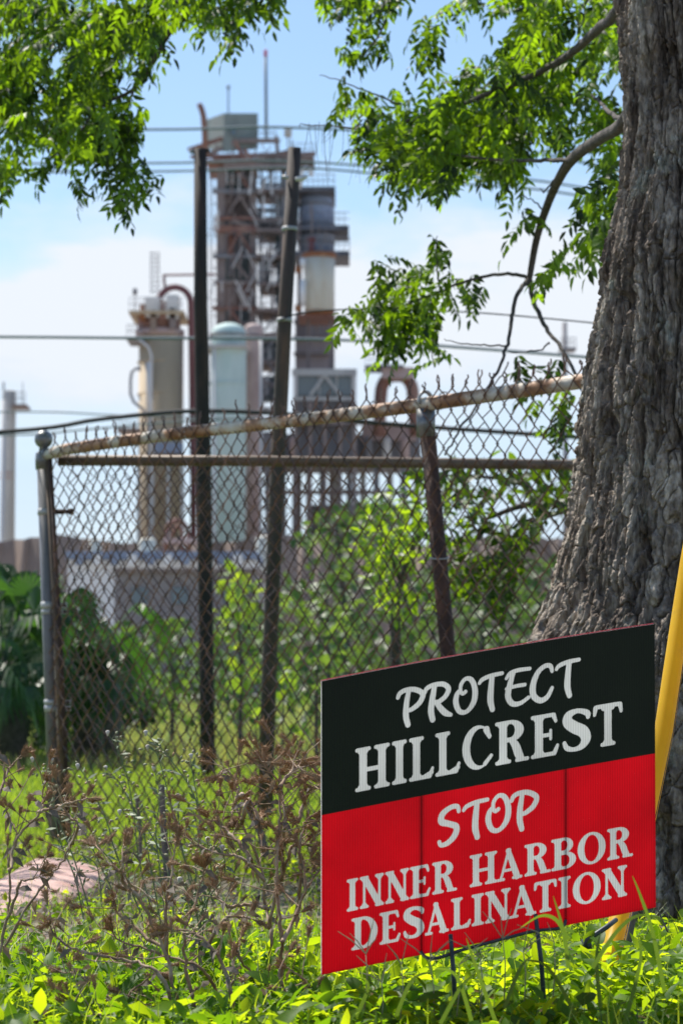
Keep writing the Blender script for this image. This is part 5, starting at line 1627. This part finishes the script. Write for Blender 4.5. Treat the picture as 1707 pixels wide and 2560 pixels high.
    for v in (0, 1):
        m = MB()
        for i in range(n):
            q = [pos(i / n, v, OFF), pos((i + 1) / n, v, OFF), pos((i + 1) / n, v, -OFF), pos(i / n, v, -OFF)]
            m.add(q, [(0, 1, 2, 3)])
        m.build('edge', 'core', root)
    m = MB()
    for u in (0, 1):
        m = MB()
        m.add([pos(u, 0, OFF), pos(u, 1, OFF), pos(u, 1, -OFF), pos(u, 0, -OFF)], [(0, 1, 2, 3)])
        m.build('edge', 'core', root)
    # raised red hem along the rear of the top edge
    m = MB()
    def p2(u, off, up): return pos(u, 0, off) - V / Hm * up
    for i in range(n):
        f0, f1 = i / n, (i + 1) / n
        m.add([p2(f0, -OFF, .0), p2(f1, -OFF, .0), p2(f1, -OFF, .0014), p2(f0, -OFF, .0014), p2(f0, -OFF * 1.7, .0014), p2(f1, -OFF * 1.7, .0014), p2(f1, -OFF * 1.7, -.006), p2(f0, -OFF * 1.7, -.006)], [(0, 1, 2, 3), (3, 2, 5, 4), (4, 5, 6, 7)])
    m.build('rear_hem', 'redcore', root)
    # wire stake: prongs inside the flutes, crossbar and feet in front
    def pv(x, y, off=.012):
        u, v = inv(x, y); return Vector(pos(u, v, off))
    for x, yt, yb in ((1052, 1990, 2385), (1412, 1915, 2310)):
        m = MB(); ps = [pv(x, yt, 0), pv(x, yb, 0)]
        m.tube(ps, .0021, 6); m.build('prong', 'stake', root)
    m = MB()
    cb = catmull([pv(1050, 2378, .002), pv(1062, 2392, .008), pv(1090, 2392, .012), pv(1150, 2372, .012), pv(1250, 2345, .012), pv(1330, 2325, .012), pv(1395, 2318, .010), pv(1412, 2300, .002)], 5)
    m.tube(cb, .0027, 8); m.build('crossbar', 'stake', root)
    for a, b in (((1116, 2332), (1138, 2560)), ((1327, 2282), (1362, 2530))):
        m = MB(); A_, B_ = pv(*a, .02), pv(*b, .01)
        m.tube([A_, A_.lerp(B_, .5), B_ + Vector((0, 0, -.06))], [.0034, .0038, .0038], 8)
        m.build('stake_leg', 'stake', root)
    return pos


SIGN_POS = sign()


# ------------------------------------------------------------------ yellow guy guard
def guy_guard():
    Y0, Y1 = 4.6, 5.2
    ax = [(1496, 2460), (1520, 2372), (1548, 2250), (1600, 2060), (1648, 1830), (1688, 1560), (1712, 1400), (1800, 900), (1890, 300), (1990, -500)]
    n = len(ax)
    r = empty('guy_wire_guard', tuple(P(1515, 2400, Y0)), 'yellow plastic guy wire guard slanting up beside the trunk, right of the sign', 'guy guard')
    pts = [P(x + 10, y, Y0 + (Y1 - Y0) * i / (n - 1)) for i, (x, y) in enumerate(ax)]
    k = pxm(4.95)
    m = MB(); m.tube(pts, [24 * k, 25 * k, 25 * k, 24.5 * k, 24 * k, 24 * k, 23 * k, 23 * k, 23 * k, 23 * k], 20); m.build('guard_tube', 'yellow', r)
    m = MB()
    m.tube([p + Vector((.0145, -.0225, 0)) for p in pts[:-1]], .0009, 4); m.build('seam', 'twig', r)
    m = MB(); m.tube([pts[-1], pts[-1] + (pts[-1] - pts[-2]) * 3], .005, 6); m.build('guy_wire', 'galv', r)
    m = MB()
    a = P(1465, 2350, Y0 - .06); b = P(1515, 2318, Y0 - .05)
    m.tube([a + Vector((-.006, 0, -.02)), a, b, b + Vector((.02, .03, .01))], [.004, .0045, .0045, .004], 8); m.build('clamp_rod', 'stake', r)
    m = MB(); m.tube([P(1468, 2378, Y0 - .05), P(1464, 2348, Y0 - .05)], .0085, 8); m.build('clamp_nut', 'stake', r)


guy_guard()


# ------------------------------------------------------------------ stone, sticks
def stone():
    # flat pink slab by the corner post
    outl = [(160, 2142), (215, 2150), (262, 2165), (275, 2195), (235, 2215), (190, 2235), (130, 2262), (60, 2285), (-40, 2300), (-160, 2290), (-120, 2240), (-20, 2205), (60, 2160), (110, 2140)]
    pts = []
    for x, y in outl:
        Y = F * (EYE - .06) / (y - HOR); Y = max(Y, 6.8)
        pts.append(Vector(((x - CXP) * Y / F, Y, 0)))
    c = sum(pts, Vector()) / len(pts)
    m = MB()
    rings = [(1.0, -.06), (1.01, .02), (.985, .045), (.95, .058), (.8, .072), (.55, .085), (.25, .092)]
    N = len(pts) * 3
    sm = catmull(pts + [pts[0]], 3)[:-1]
    rr = random.Random(2)
    vs = []
    for s, z in rings:
        for p in sm:
            q = c.lerp(p, s)
            n = .018 * (float(fbm(np.array([q.x * 4]), np.array([q.y * 4]), 5)[0]) - .5)
            vs.append((q.x, q.y, float(gz(q.x, q.y)) * .5 + z + n))
    K = len(sm)
    vs.append((c.x, c.y, .095))
    fs = []
    for i in range(len(rings) - 1):
        for k in range(K): fs.append((i * K + k, i * K + (k + 1) % K, (i + 1) * K + (k + 1) % K, (i + 1) * K + k))
    t = (len(rings) - 1) * K
    for k in range(K): fs.append((t + k, t + (k + 1) % K, len(vs) - 1))
    m.add(vs, fs, True)
    o = m.build('stone_slab', 'rock')
    tag(o, 'flat pinkish stone slab lying at the foot of the ball topped corner post', 'stone')


stone()


def stick(pts, w, label, name='dead_stick', m='stick'):
    ps = [P(*p) for p in pts]
    mb = MB(); k = pxm(ps[0].y)
    mb.tube(catmull(ps, 4), [w[0] / 2 * k + (w[1] - w[0]) / 2 * k * i / (len(ps) * 4 - 4) for i in range(len(ps) * 4 - 3)], 7)
    o = mb.build(name, m)
    return tag(o, label, 'stick', 'weathered sticks and stubs')


stick([(425, 2240, 8.6), (415, 2150, 8.6), (408, 2040, 8.6), (404, 1962, 8.6)], (18, 17), 'grey cut stub standing among green weeds near the fence foot')
stick([(352, 2150, 8.8), (350, 2060, 8.8), (340, 1985, 8.8)], (10, 8), 'thin grey stub left of the thicker cut one by the fence')
stick([(665, 2140, 8.3), (650, 2080, 8.3), (620, 2020, 8.3), (612, 1990, 8.3)], (22, 9), 'dark leaning stub between the dead weeds and the fence')
stick([(1560, 2420, 5.0), (1572, 2340, 5.0), (1588, 2270, 5.0), (1600, 2230, 5.0)], (20, 12), 'grey brown stick beside the foot of the yellow guard')
stick([(1668, 2330, 5.0), (1650, 2290, 5.0), (1636, 2255, 5.0)], (5, 3), 'thin brown twig poking up at the lower right corner of the sign')


# ------------------------------------------------------------------ foreground plants
def burr_mesh(kind, seed):
    """spiky dried seed head, base at origin, axis +Z, about 1 unit long"""
    rr = random.Random(seed)
    mb = MB()
    prof = [(.05, 0), (.08, .2), (.13, .5), (.16, .75), (.10, .85)] if kind == 0 else [(.05, 0), (.10, .15), (.13, .4), (.10, .7), (.04, .9)]
    mb.lathe((0, 0, 0), prof, 5)
    n = 90
    for i in range(n):
        t = rr.random() ** .75
        a = rr.random() * 6.283
        r0 = .04 + .11 * t
        b = Vector((math.cos(a) * r0, math.sin(a) * r0, .08 + .78 * t))
        d = Vector((math.cos(a) * .9, math.sin(a) * .9, rr.uniform(-.1, .9 if kind == 0 else .5) + t * .7)).normalized()
        l = rr.uniform(.14, .40)
        s = d.orthogonal().normalized() * .020
        s2 = d.cross(s).normalized() * .018
        tip = b + d * l + Vector((rr.gauss(0, .06), rr.gauss(0, .06), rr.gauss(0, .06)))
        mb.add([b - s, b + s, tip, b + s2], [(0, 1, 2), (1, 3, 2), (3, 0, 2)])
    me = bpy.data.meshes.new('seed_head')
    me.from_pydata(mb.v, [], mb.f)
    me.materials.append(M['burr'])
    return me


BURRS = [burr_mesh(k % 2, k) for k in range(6)]


def weed(label, Y, stems, wid=(11, 3), heads=.8, seed=0, headlen=(.018, .030), spines=True, group='dead brown weeds in the foreground'):
    rr = random.Random(seed)
    p0 = P(stems[0][0][0], stems[0][0][1], Y)
    r = empty('dead_weed', (p0.x, p0.y, float(gz(p0.x, p0.y))), label, 'dead weed', group)
    o0 = wloc(r)
    side = MB(); lf = MB()

    def head(p, d, s=1.0):
        o = bpy.data.objects.new('seed_head', rr.choice(BURRS))
        COL.objects.link(o); o.parent = r
        o.location = p - o0
        o.rotation_mode = 'QUATERNION'
        o.rotation_quaternion = d.to_track_quat('Z', 'Y')
        L = rr.uniform(*headlen) * s
        w = L * rr.uniform(.8, 1.1)
        o.scale = (w, w, L)

    for st in stems:
        Ya = Y + rr.uniform(-.16, .16)
        ps = [P(x, y, Ya + rr.uniform(-.03, .03)) for x, y in st]
        sm = catmull(ps, 6)
        sm = [p + Vector((rr.gauss(0, .0012), rr.gauss(0, .0012), rr.gauss(0, .0012))) for p in sm]
        N = len(sm); k = pxm(Y)
        mb = MB(); mb.tube(sm, [(wid[0] + (wid[1] - wid[0]) * i / (N - 1)) / 2 * k * rr.uniform(.85, 1.2) for i in range(N)], 7)
        mb.build('stem', 'dead', r)
        # fine spines and side shoots
        for i in range(2, N - 1):
            t = i / N
            d = (sm[i + 1] - sm[i]).normalized()
            if spines:
                for _ in range(3):
                    q = Vector((rr.gauss(0, 1), rr.gauss(0, 1), rr.gauss(0, 1))); q = (q - d * q.dot(d)).normalized()
                    side.tube([sm[i], sm[i] + q * rr.uniform(.004, .008) + d * .002], [.0005, .0001], 3, cap=False)
            if t > .28 and rr.random() < heads * .75:
                q = Vector((rr.gauss(0, 1), rr.gauss(0, .6), rr.gauss(.5, .8))); q = (q - d * q.dot(d) * .6).normalized()
                l = rr.uniform(.012, .075)
                tip = sm[i] + (q + d * .5).normalized() * l
                mid = (sm[i] + tip) / 2 + Vector((rr.gauss(0, .003), 0, rr.gauss(0, .003)))
                side.tube([sm[i], mid, tip], [.0011, .0009, .0007], 5, cap=False)
                if rr.random() < .85: head(tip, (tip - mid).normalized(), rr.uniform(.7, 1.05))
                else:
                    for _ in range(3):
                        a = Vector((rr.gauss(0, 1), rr.gauss(0, 1), rr.gauss(0, 1))).normalized()
                        lf.add([tip, tip + a * .012 + Vector((0, 0, .004)), tip + a * .02 + Vector((rr.gauss(0, .004), 0, -.006)), tip + a * .010 + Vector((rr.gauss(0, .006), .003, -.005))], [(0, 1, 2), (0, 2, 3)])
            elif rr.random() < .25:
                a = Vector((rr.gauss(0, 1), rr.gauss(0, 1), rr.gauss(-.4, .7))).normalized(); b = a.orthogonal().normalized() * .005
                p = sm[i]
                lf.add([p, p + a * .010 + b, p + a * .026 + Vector((0, 0, -.006)), p + a * .012 - b * 1.4, p + a * .017 + b * .3 + Vector((0, .004, .003))], [(0, 1, 4), (1, 2, 4), (2, 3, 4), (3, 0, 4)])
        d = (sm[-1] - sm[-3]).normalized()
        head(sm[-1], d, 1.2)
        for q in range(rr.choice((1, 2, 3))):
            a = (d + Vector((rr.gauss(0, .7), rr.gauss(0, .5), rr.gauss(0, .6)))).normalized()
            head(sm[-2] + a * .004, a, rr.uniform(.75, 1.05))
    if side.v: side.build('spines', 'dead', r, kind='stuff')
    if lf.v: lf.build('shrivelled_leaves', 'deadleaf', r, kind='stuff')
    return r


weed('tall dead brown weed whose thick upright stem carries burr clusters closest to the sign edge', 4.45, [
    [(712, 2600), (704, 2450), (702, 2330), (692, 2230), (694, 2120), (700, 2040), (697, 1960), (672, 1930), (655, 1912)],
    [(706, 2360), (742, 2280), (775, 2210), (806, 2160)],
    [(700, 2120), (712, 2060), (708, 2000), (700, 1950), (703, 1930)],
    [(703, 1965), (728, 1932), (750, 1912)],
    [(812, 1962), (790, 1925), (762, 1906), (735, 1906)],
    [(745, 2060), (762, 2000), (785, 1970), (800, 1968)],
    [(740, 2290), (752, 2200), (750, 2120), (762, 2060), (778, 2040)],
    [(704, 2200), (730, 2120), (770, 2110), (800, 2080)]], seed=1, heads=1.0, headlen=(.022, .035))
weed('arching dead brown weed with drooping seed heads left of the tallest dead stem', 4.6, [
    [(640, 2600), (668, 2440), (680, 2340), (664, 2270), (660, 2200), (640, 2140), (606, 2060), (590, 2000), (598, 1965), (566, 1925), (545, 1940)],
    [(662, 2200), (610, 2148), (560, 2135), (500, 2118), (445, 2080)],
    [(630, 2150), (600, 2110), (570, 2080), (548, 2060), (515, 2045)],
    [(604, 2060), (612, 2020), (625, 2000), (648, 2050), (655, 2040)],
    [(668, 2270), (620, 2262), (570, 2265), (545, 2240), (540, 2220)],
    [(605, 1985), (584, 2010), (580, 2040)],
    [(672, 2320), (690, 2240), (706, 2160), (700, 2100)]], seed=2, heads=.75, headlen=(.020, .034))
weed('sprawling dead weed low in the middle foreground, leaning to the left', 4.25, [
    [(478, 2610), (440, 2480), (410, 2370), (352, 2250), (320, 2200), (278, 2160), (238, 2112)],
    [(452, 2560), (400, 2440), (330, 2405), (250, 2388), (180, 2372), (140, 2340), (125, 2310)],
    [(418, 2400), (414, 2300), (420, 2240), (430, 2180), (440, 2100)],
    [(352, 2250), (308, 2200), (306, 2160), (307, 2110)],
    [(500, 2600), (470, 2440), (462, 2340), (500, 2220), (512, 2170)],
    [(560, 2610), (540, 2480), (500, 2420), (450, 2400), (380, 2380), (300, 2350), (280, 2330)],
    [(410, 2370), (350, 2330), (300, 2290), (282, 2240)],
    [(600, 2600), (560, 2420), (520, 2360), (470, 2330), (420, 2330)],
    [(520, 2360), (560, 2300), (590, 2290), (640, 2300)]], seed=3, heads=.5, headlen=(.020, .033))
weed('sparse dead weed at the left edge with spiky burr tips rising over the stone slab', 4.5, [
    [(-10, 2440), (14, 2320), (26, 2220), (24, 2150), (44, 2090), (22, 2040), (12, 2020)],
    [(6, 2380), (60, 2280), (120, 2200), (165, 2140), (186, 2080), (188, 2030)],
    [(24, 2180), (34, 2130), (50, 2085), (100, 2030), (108, 1985), (118, 1950)],
    [(100, 2030), (130, 2020), (165, 2010), (200, 2000), (225, 1995)],
    [(-6, 2000), (12, 1948), (8, 1900), (-4, 1880)],
    [(12, 1945), (30, 1915), (52, 1890)],
    [(120, 2200), (110, 2160), (118, 2140)],
    [(20, 2300), (50, 2210), (70, 2200), (102, 2190)],
    [(180, 2110), (196, 2060), (172, 2040), (160, 2015)]], seed=4, heads=.45, wid=(8, 2.5))
weed('small dead weed in front of the sprawling one at the bottom left', 4.1, [
    [(300, 2620), (290, 2520), (240, 2470), (200, 2440), (150, 2430)],
    [(300, 2560), (330, 2480), (380, 2440), (400, 2430)],
    [(330, 2610), (270, 2540), (210, 2540), (170, 2500)],
    [(470, 2620), (430, 2540), (390, 2520), (300, 2480)]], seed=5, heads=.4, wid=(7, 2.5))
weed('short tangle of dead stems just right of the sprawling weed, under the tall one', 4.3, [
    [(660, 2620), (690, 2500), (640, 2440), (600, 2400), (600, 2340)],
    [(760, 2620), (730, 2520), (700, 2440), (720, 2380)],
    [(800, 2600), (790, 2500), (760, 2450), (720, 2420)],
    [(590, 2600), (570, 2500), (590, 2440), (580, 2400)]], seed=6, heads=.3, wid=(10, 3))


def green_weed(label, Y, stems, seed):
    rr = random.Random(seed)
    p0 = P(stems[0][0][0], stems[0][0][1], Y)
    r = empty('green_weed', (p0.x, p0.y, float(gz(p0.x, p0.y))), label, 'weed', 'slender green weeds behind the dead ones')
    bd, fl, lb = MB(), MB(), MB()
    for st in stems:
        Ya = Y + rr.uniform(-.25, .25)
        sm = catmull([P(x, y, Ya) for x, y in st], 6)
        N = len(sm)
        mb = MB(); mb.tube(sm, [.0022 - .0014 * i / N for i in range(N)], 5); mb.build('stem', 'weed', r)
        fl.lathe(sm[-1], [(.001, -.008), (.004, -.001), (.005, .004), (.002, .006)], 6)
        for i in range(2, N - 2):
            for _ in range(2):
                if rr.random() < .7:
                    a = Vector((rr.gauss(0, 1), rr.gauss(0, .6), rr.gauss(.5, .6))).normalized()
                    p = sm[i] + a * rr.uniform(.006, .03)
                    bd.tube([sm[i], p], [.0007, .0005], 4)
                    bd.tube([p, p + a * .005, p + a * .010], [.0012, .0034, .0008], 6)
                else:
                    a = Vector((rr.gauss(0, 1), rr.gauss(0, 1), rr.gauss(.3, .6))).normalized(); b = a.orthogonal().normalized() * .004
                    p = sm[i]; lb.add([p, p + a * .014 + b, p + a * .03, p + a * .014 - b], [(0, 1, 2), (0, 2, 3)])
    bd.build('buds', 'bud', r, kind='stuff'); fl.build('fluffy_tips', 'fluff', r, kind='stuff'); lb.build('small_leaves', 'weed', r, kind='stuff')


green_weed('slender green weed with pale buds in front of the corner post', 6.2, [
    [(215, 2330), (190, 2200), (150, 2100), (136, 2010), (130, 1900)], [(240, 2330), (190, 2160), (150, 2060), (115, 1960), (82, 1898)],
    [(330, 2330), (260, 2180), (200, 2060), (160, 2040), (78, 1990)], [(260, 2330), (250, 2200), (230, 2150), (150, 2120)]], 1)
green_weed('taller slender green weed right of the corner post, budding along its stems', 6.0, [
    [(400, 2350), (350, 2160), (330, 2000), (305, 1900), (270, 1832)], [(380, 2350), (290, 2130), (270, 2060), (225, 1960), (195, 1915)],
    [(410, 2350), (370, 2130), (345, 2040), (300, 1960), (265, 1920)], [(420, 2350), (400, 2170), (390, 2080), (400, 1990), (385, 1920)],
    [(440, 2350), (420, 2180), (360, 2060), (300, 2030)], [(400, 2330), (300, 2180), (240, 2110), (200, 2080)]], 2)
green_weed('slender green weed between the black pole foot and the dead weeds', 5.8, [
    [(520, 2360), (505, 2150), (490, 2000), (420, 1890), (365, 1832)], [(500, 2360), (490, 2170), (500, 2050), (480, 1920), (478, 1890)],
    [(510, 2360), (460, 2140), (430, 2020), (395, 1890), (370, 1868)], [(540, 2360), (470, 2170), (450, 2090), (445, 1990)]], 3)
green_weed('pale green prickly weed in the middle of the dead stems', 4.9, [
    [(500, 2440), (510, 2300), (530, 2200), (522, 2140), (520, 2100)], [(505, 2440), (505, 2280), (560, 2190), (556, 2120)], [(496, 2440), (500, 2330), (480, 2250), (450, 2200)]], 4)


# ------------------------------------------------------------------ ground cover
def ground_cover():
    lb = LeafBatch()
    lb2 = LeafBatch()
    # near belt: large leaves
    def belt(n, Ya, Yb, size, h, mt_t=(0, 1), mask=None, power=1.0):
        Y = Ya + (Yb - Ya) * rng.uniform(0, 1, n) ** power
        X = rng.uniform(-1, 1, n) * (.1313 * Y + .65)
        if mask is not None:
            k = mask(X, Y); X, Y = X[k], Y[k]
        n = len(X)
        hh = h * (.55 + .9 * fbm(X * 4, Y * 4, 77, 2))
        t = rng.uniform(0.15, 1, n) ** .7
        Z = gz(X, Y) + hh * t
        az = rng.uniform(0, 2 * np.pi, n)
        tilt = rng.normal(.25, .6, n)
        d = np.stack([np.cos(az) * np.cos(tilt), np.sin(az) * np.cos(tilt), np.sin(tilt)], -1)
        nn = np.stack([rng.normal(0, .5, n), rng.normal(0, .5, n), np.ones(n)], -1)
        sz = size * rng.uniform(.55, 1.25, n)
        V, Fc, per = leaves(np.stack([X, Y, Z], -1), d, nn, sz, sz * rng.uniform(.5, .68, n), .28, .35)
        cl = fbm(X * 2.2, Y * 2.2, 99, 3)
        lb.add(V, Fc, per, np.clip((cl - .3) * 1.4 + rng.normal(0, .4, n), 0, 1))
    dirt = lambda X, Y: ~(((X > -.55) & (X < .25) & (Y > 5.6) & (Y < 10) & (fbm(X * 5, Y * 3.2, 41, 3) < .56)) | ((fbm(X * 3.1, Y * 2.1, 43, 3) < .42) & (Y > 5.2)))
    belt(21000, 3.1, 4.9, .027, .085)
    belt(6600, 3.1, 4.9, .040, .098)
    belt(18000, 4.7, 6.6, .027, .07, mask=dirt)
    belt(17000, 6.2, 10.2, .025, .06, mask=dirt)
    o = lb.build('ground_cover', 'cover', None)
    tag(o, 'bright green broad leaved ground cover filling the foreground under the sign', 'ground cover', kind='stuff')
    # taller clump round the foot of the yellow guard and the stake legs
    for (x0, x1, Ya, Yb, h, n) in ((.34, .60, 4.22, 4.56, .125, 420), (.12, .24, 3.80, 4.0, .10, 120), (.26, .36, 3.85, 4.02, .10, 110), (.44, .75, 4.5, 5.6, .10, 700)):
        X = rng.uniform(x0, x1, n); Y = rng.uniform(Ya, Yb, n); az = rng.uniform(0, 6.28, n); tl = rng.normal(.4, .5, n)
        d = np.stack([np.cos(az) * np.cos(tl), np.sin(az) * np.cos(tl), np.sin(tl)], -1)
        sz = rng.uniform(.018, .042, n)
        V, Fc, per = leaves(np.stack([X, Y, gz(X, Y) + h * rng.uniform(.2, 1.1, n)], -1), d, rand_unit(n) * .6 + np.array([0, 0, 1.]), sz, sz * .6, .28, .35)
        lb2.add(V, Fc, per, rng.uniform(0, 1, n))
    o = lb2.build('leafy_clumps', 'cover', None)
    tag(o, 'slightly taller leafy clumps round the sign stakes and the yellow guard foot', 'ground cover', kind='stuff')
    # fallen leaves and broken stems on the soil
    lt = LeafBatch()
    n = 7000; Y = rng.uniform(3.2, 10.2, n); X = rng.uniform(-1, 1, n) * (.1313 * Y + .3)
    az = rng.uniform(0, 6.28, n)
    V, Fc, per = leaves(np.stack([X, Y, gz(X, Y) + rng.uniform(.01, .075, n)], -1), np.stack([np.cos(az), np.sin(az), rng.normal(0, .25, n)], -1), rand_unit(n) * .5 + np.array([0, 0, 1.]), rng.uniform(.015, .045, n), rng.uniform(.006, .02, n), .5, .5)
    lt.add(V, Fc, per, rng.uniform(0, 1, n))
    o = lt.build('leaf_litter', 'deadleaf', None)
    tag(o, 'curled brown fallen leaves and scraps among the ground cover', 'leaf litter', kind='stuff')
    # grass blades near
    def blades(n, Ya, Yb, L, w, name, label, mt, mask=None, seg=3, lean=.5):
        Y = rng.uniform(Ya, Yb, n); X = rng.uniform(-1, 1, n) * (.1313 * Y + .3 + .09 * np.maximum(Y - 5, 0))
        if mask is not None:
            k = mask(X, Y); X, Y = X[k], Y[k]
        n = len(X)
        Z = gz(X, Y)
        az = rng.uniform(0, 2 * np.pi, n)
        hd = np.stack([np.cos(az), np.sin(az), np.zeros(n)], -1)
        sd_ = np.stack([-np.sin(az), np.cos(az), np.zeros(n)], -1)
        l = L * rng.uniform(.5, 1.3, n)[:, None]; ln_ = rng.uniform(.1, 1, n)[:, None] * lean
        b = np.stack([X, Y, Z], -1)
        vs = []
        for s in range(seg + 1):
            t = s / seg
            c = b + hd * l * ln_ * t * t + np.array([0, 0, 1.]) * l * (t - .35 * ln_ * t * t)
            ww = w * (1 - t ** 1.5) + .0002
            vs += [c - sd_ * ww / 2, c + sd_ * ww / 2]
        V = np.stack(vs, 1); m = V.shape[1]
        q = np.array([[2 * s, 2 * s + 1, 2 * s + 3, 2 * s + 2] for s in range(seg)])
        Fc = (q[None] + (np.arange(n) * m)[:, None, None]).reshape(-1, 4)
        o = npmesh(name, V.reshape(-1, 3), Fc, mt, None, tint=np.repeat(rng.uniform(0, 1, n), seg), kind='stuff')
        tag(o, label, 'grass')
    blades(4200, 3.2, 5.6, .15, .0042, 'grass', 'long grass blades mixed among the foreground leaves', 'blade', mask=lambda X, Y: (fbm(X * 4, Y * 4, 61, 2) > .45), lean=.9)
    blades(95000, 9.0, 19, .07, .006, 'lawn_grass', 'sunlit short lawn grass beyond the fence', 'blade', seg=2)
    blades(50000, 19, 60, .14, .02, 'field_grass', 'pale rough grass of the far field below the shrubs', 'field', seg=1)
    blades(1400, 5.2, 9.5, .13, .004, 'weedy_grass', 'thin weedy grass along the foot of the fence', 'blade', lean=.7)
    # crabgrass seed stalks and arching blades before the sign
    m = MB(); m2 = MB()
    for x, y in ((910, 2415), (1000, 2440), (1085, 2450), (1260, 2390), (1310, 2400), (1200, 2420), (1380, 2400), (950, 2480), (1140, 2440)):
        Y = R.uniform(3.86, 3.96)
        b = P(x, y + 110, Y); t = P(x + R.uniform(-12, 8), y - R.uniform(20, 50), Y)
        m.tube([b, b.lerp(t, .6) + Vector((.003, 0, 0)), t], [.0012, .0009, .0007], 5)
        for k in range(R.choice((2, 3, 4))):
            a = R.uniform(-1.2, 1.2); l = R.uniform(.03, .062)
            e_ = t + Vector((math.sin(a) * l, -.004, math.cos(a) * l * .9))
            m.tube([t, t.lerp(e_, .5) + Vector((0, 0, .003)), e_], [.0009, .0011, .0006], 4)
    m.build('crabgrass', 'drygrass', kind='stuff'); bpy.data.objects['crabgrass']['label'] = 'straw coloured branching grass seed stalks crossing the lower edge of the sign'; bpy.data.objects['crabgrass']['category'] = 'grass'
    def blade_curve(pts, w, Y):
        ps = catmull([P(x, y, Y) for x, y in pts], 6); N = len(ps)
        vs, fs = [], []
        for i, p in enumerate(ps):
            ww = w * (1 - (i / (N - 1)) ** 2) / 2 + .0003
            d = (ps[min(i + 1, N - 1)] - ps[max(i - 1, 0)]).normalized(); s = d.cross(Vector((0, 1, 0))).normalized() * ww
            vs += [p - s, p + s + Vector((0, .001, 0))]
        for i in range(N - 1): fs.append((2 * i, 2 * i + 1, 2 * i + 3, 2 * i + 2))
        m2.add(vs, fs, True)
    for pts in ([(1240, 2560), (1190, 2420), (1165, 2345)], [(1420, 2420), (1408, 2330), (1382, 2240)], [(1420, 2350), (1390, 2300), (1350, 2290), (1300, 2320)], [(1480, 2420), (1540, 2330), (1600, 2288), (1690, 2310)],
                [(1660, 2480), (1630, 2330), (1600, 2240), (1580, 2190)], [(1100, 2560), (1150, 2470), (1180, 2440)], [(1260, 2520), (1300, 2420), (1330, 2390)], [(1500, 2520), (1490, 2400), (1500, 2330)], [(990, 2540), (1030, 2450), (1080, 2430)],
                [(1440, 2540), (1370, 2420), (1310, 2400)], [(880, 2560), (920, 2470), (900, 2440)], [(1180, 2560), (1140, 2440), (1080, 2420)], [(1560, 2560), (1600, 2400), (1590, 2330)]):
        blade_curve(pts, .0055, R.uniform(3.72, 3.9))
    o = m2.build('tall_grass', 'blade', kind='stuff'); tag(o, 'few long arching green blades before the bottom of the sign', 'grass')


ground_cover()
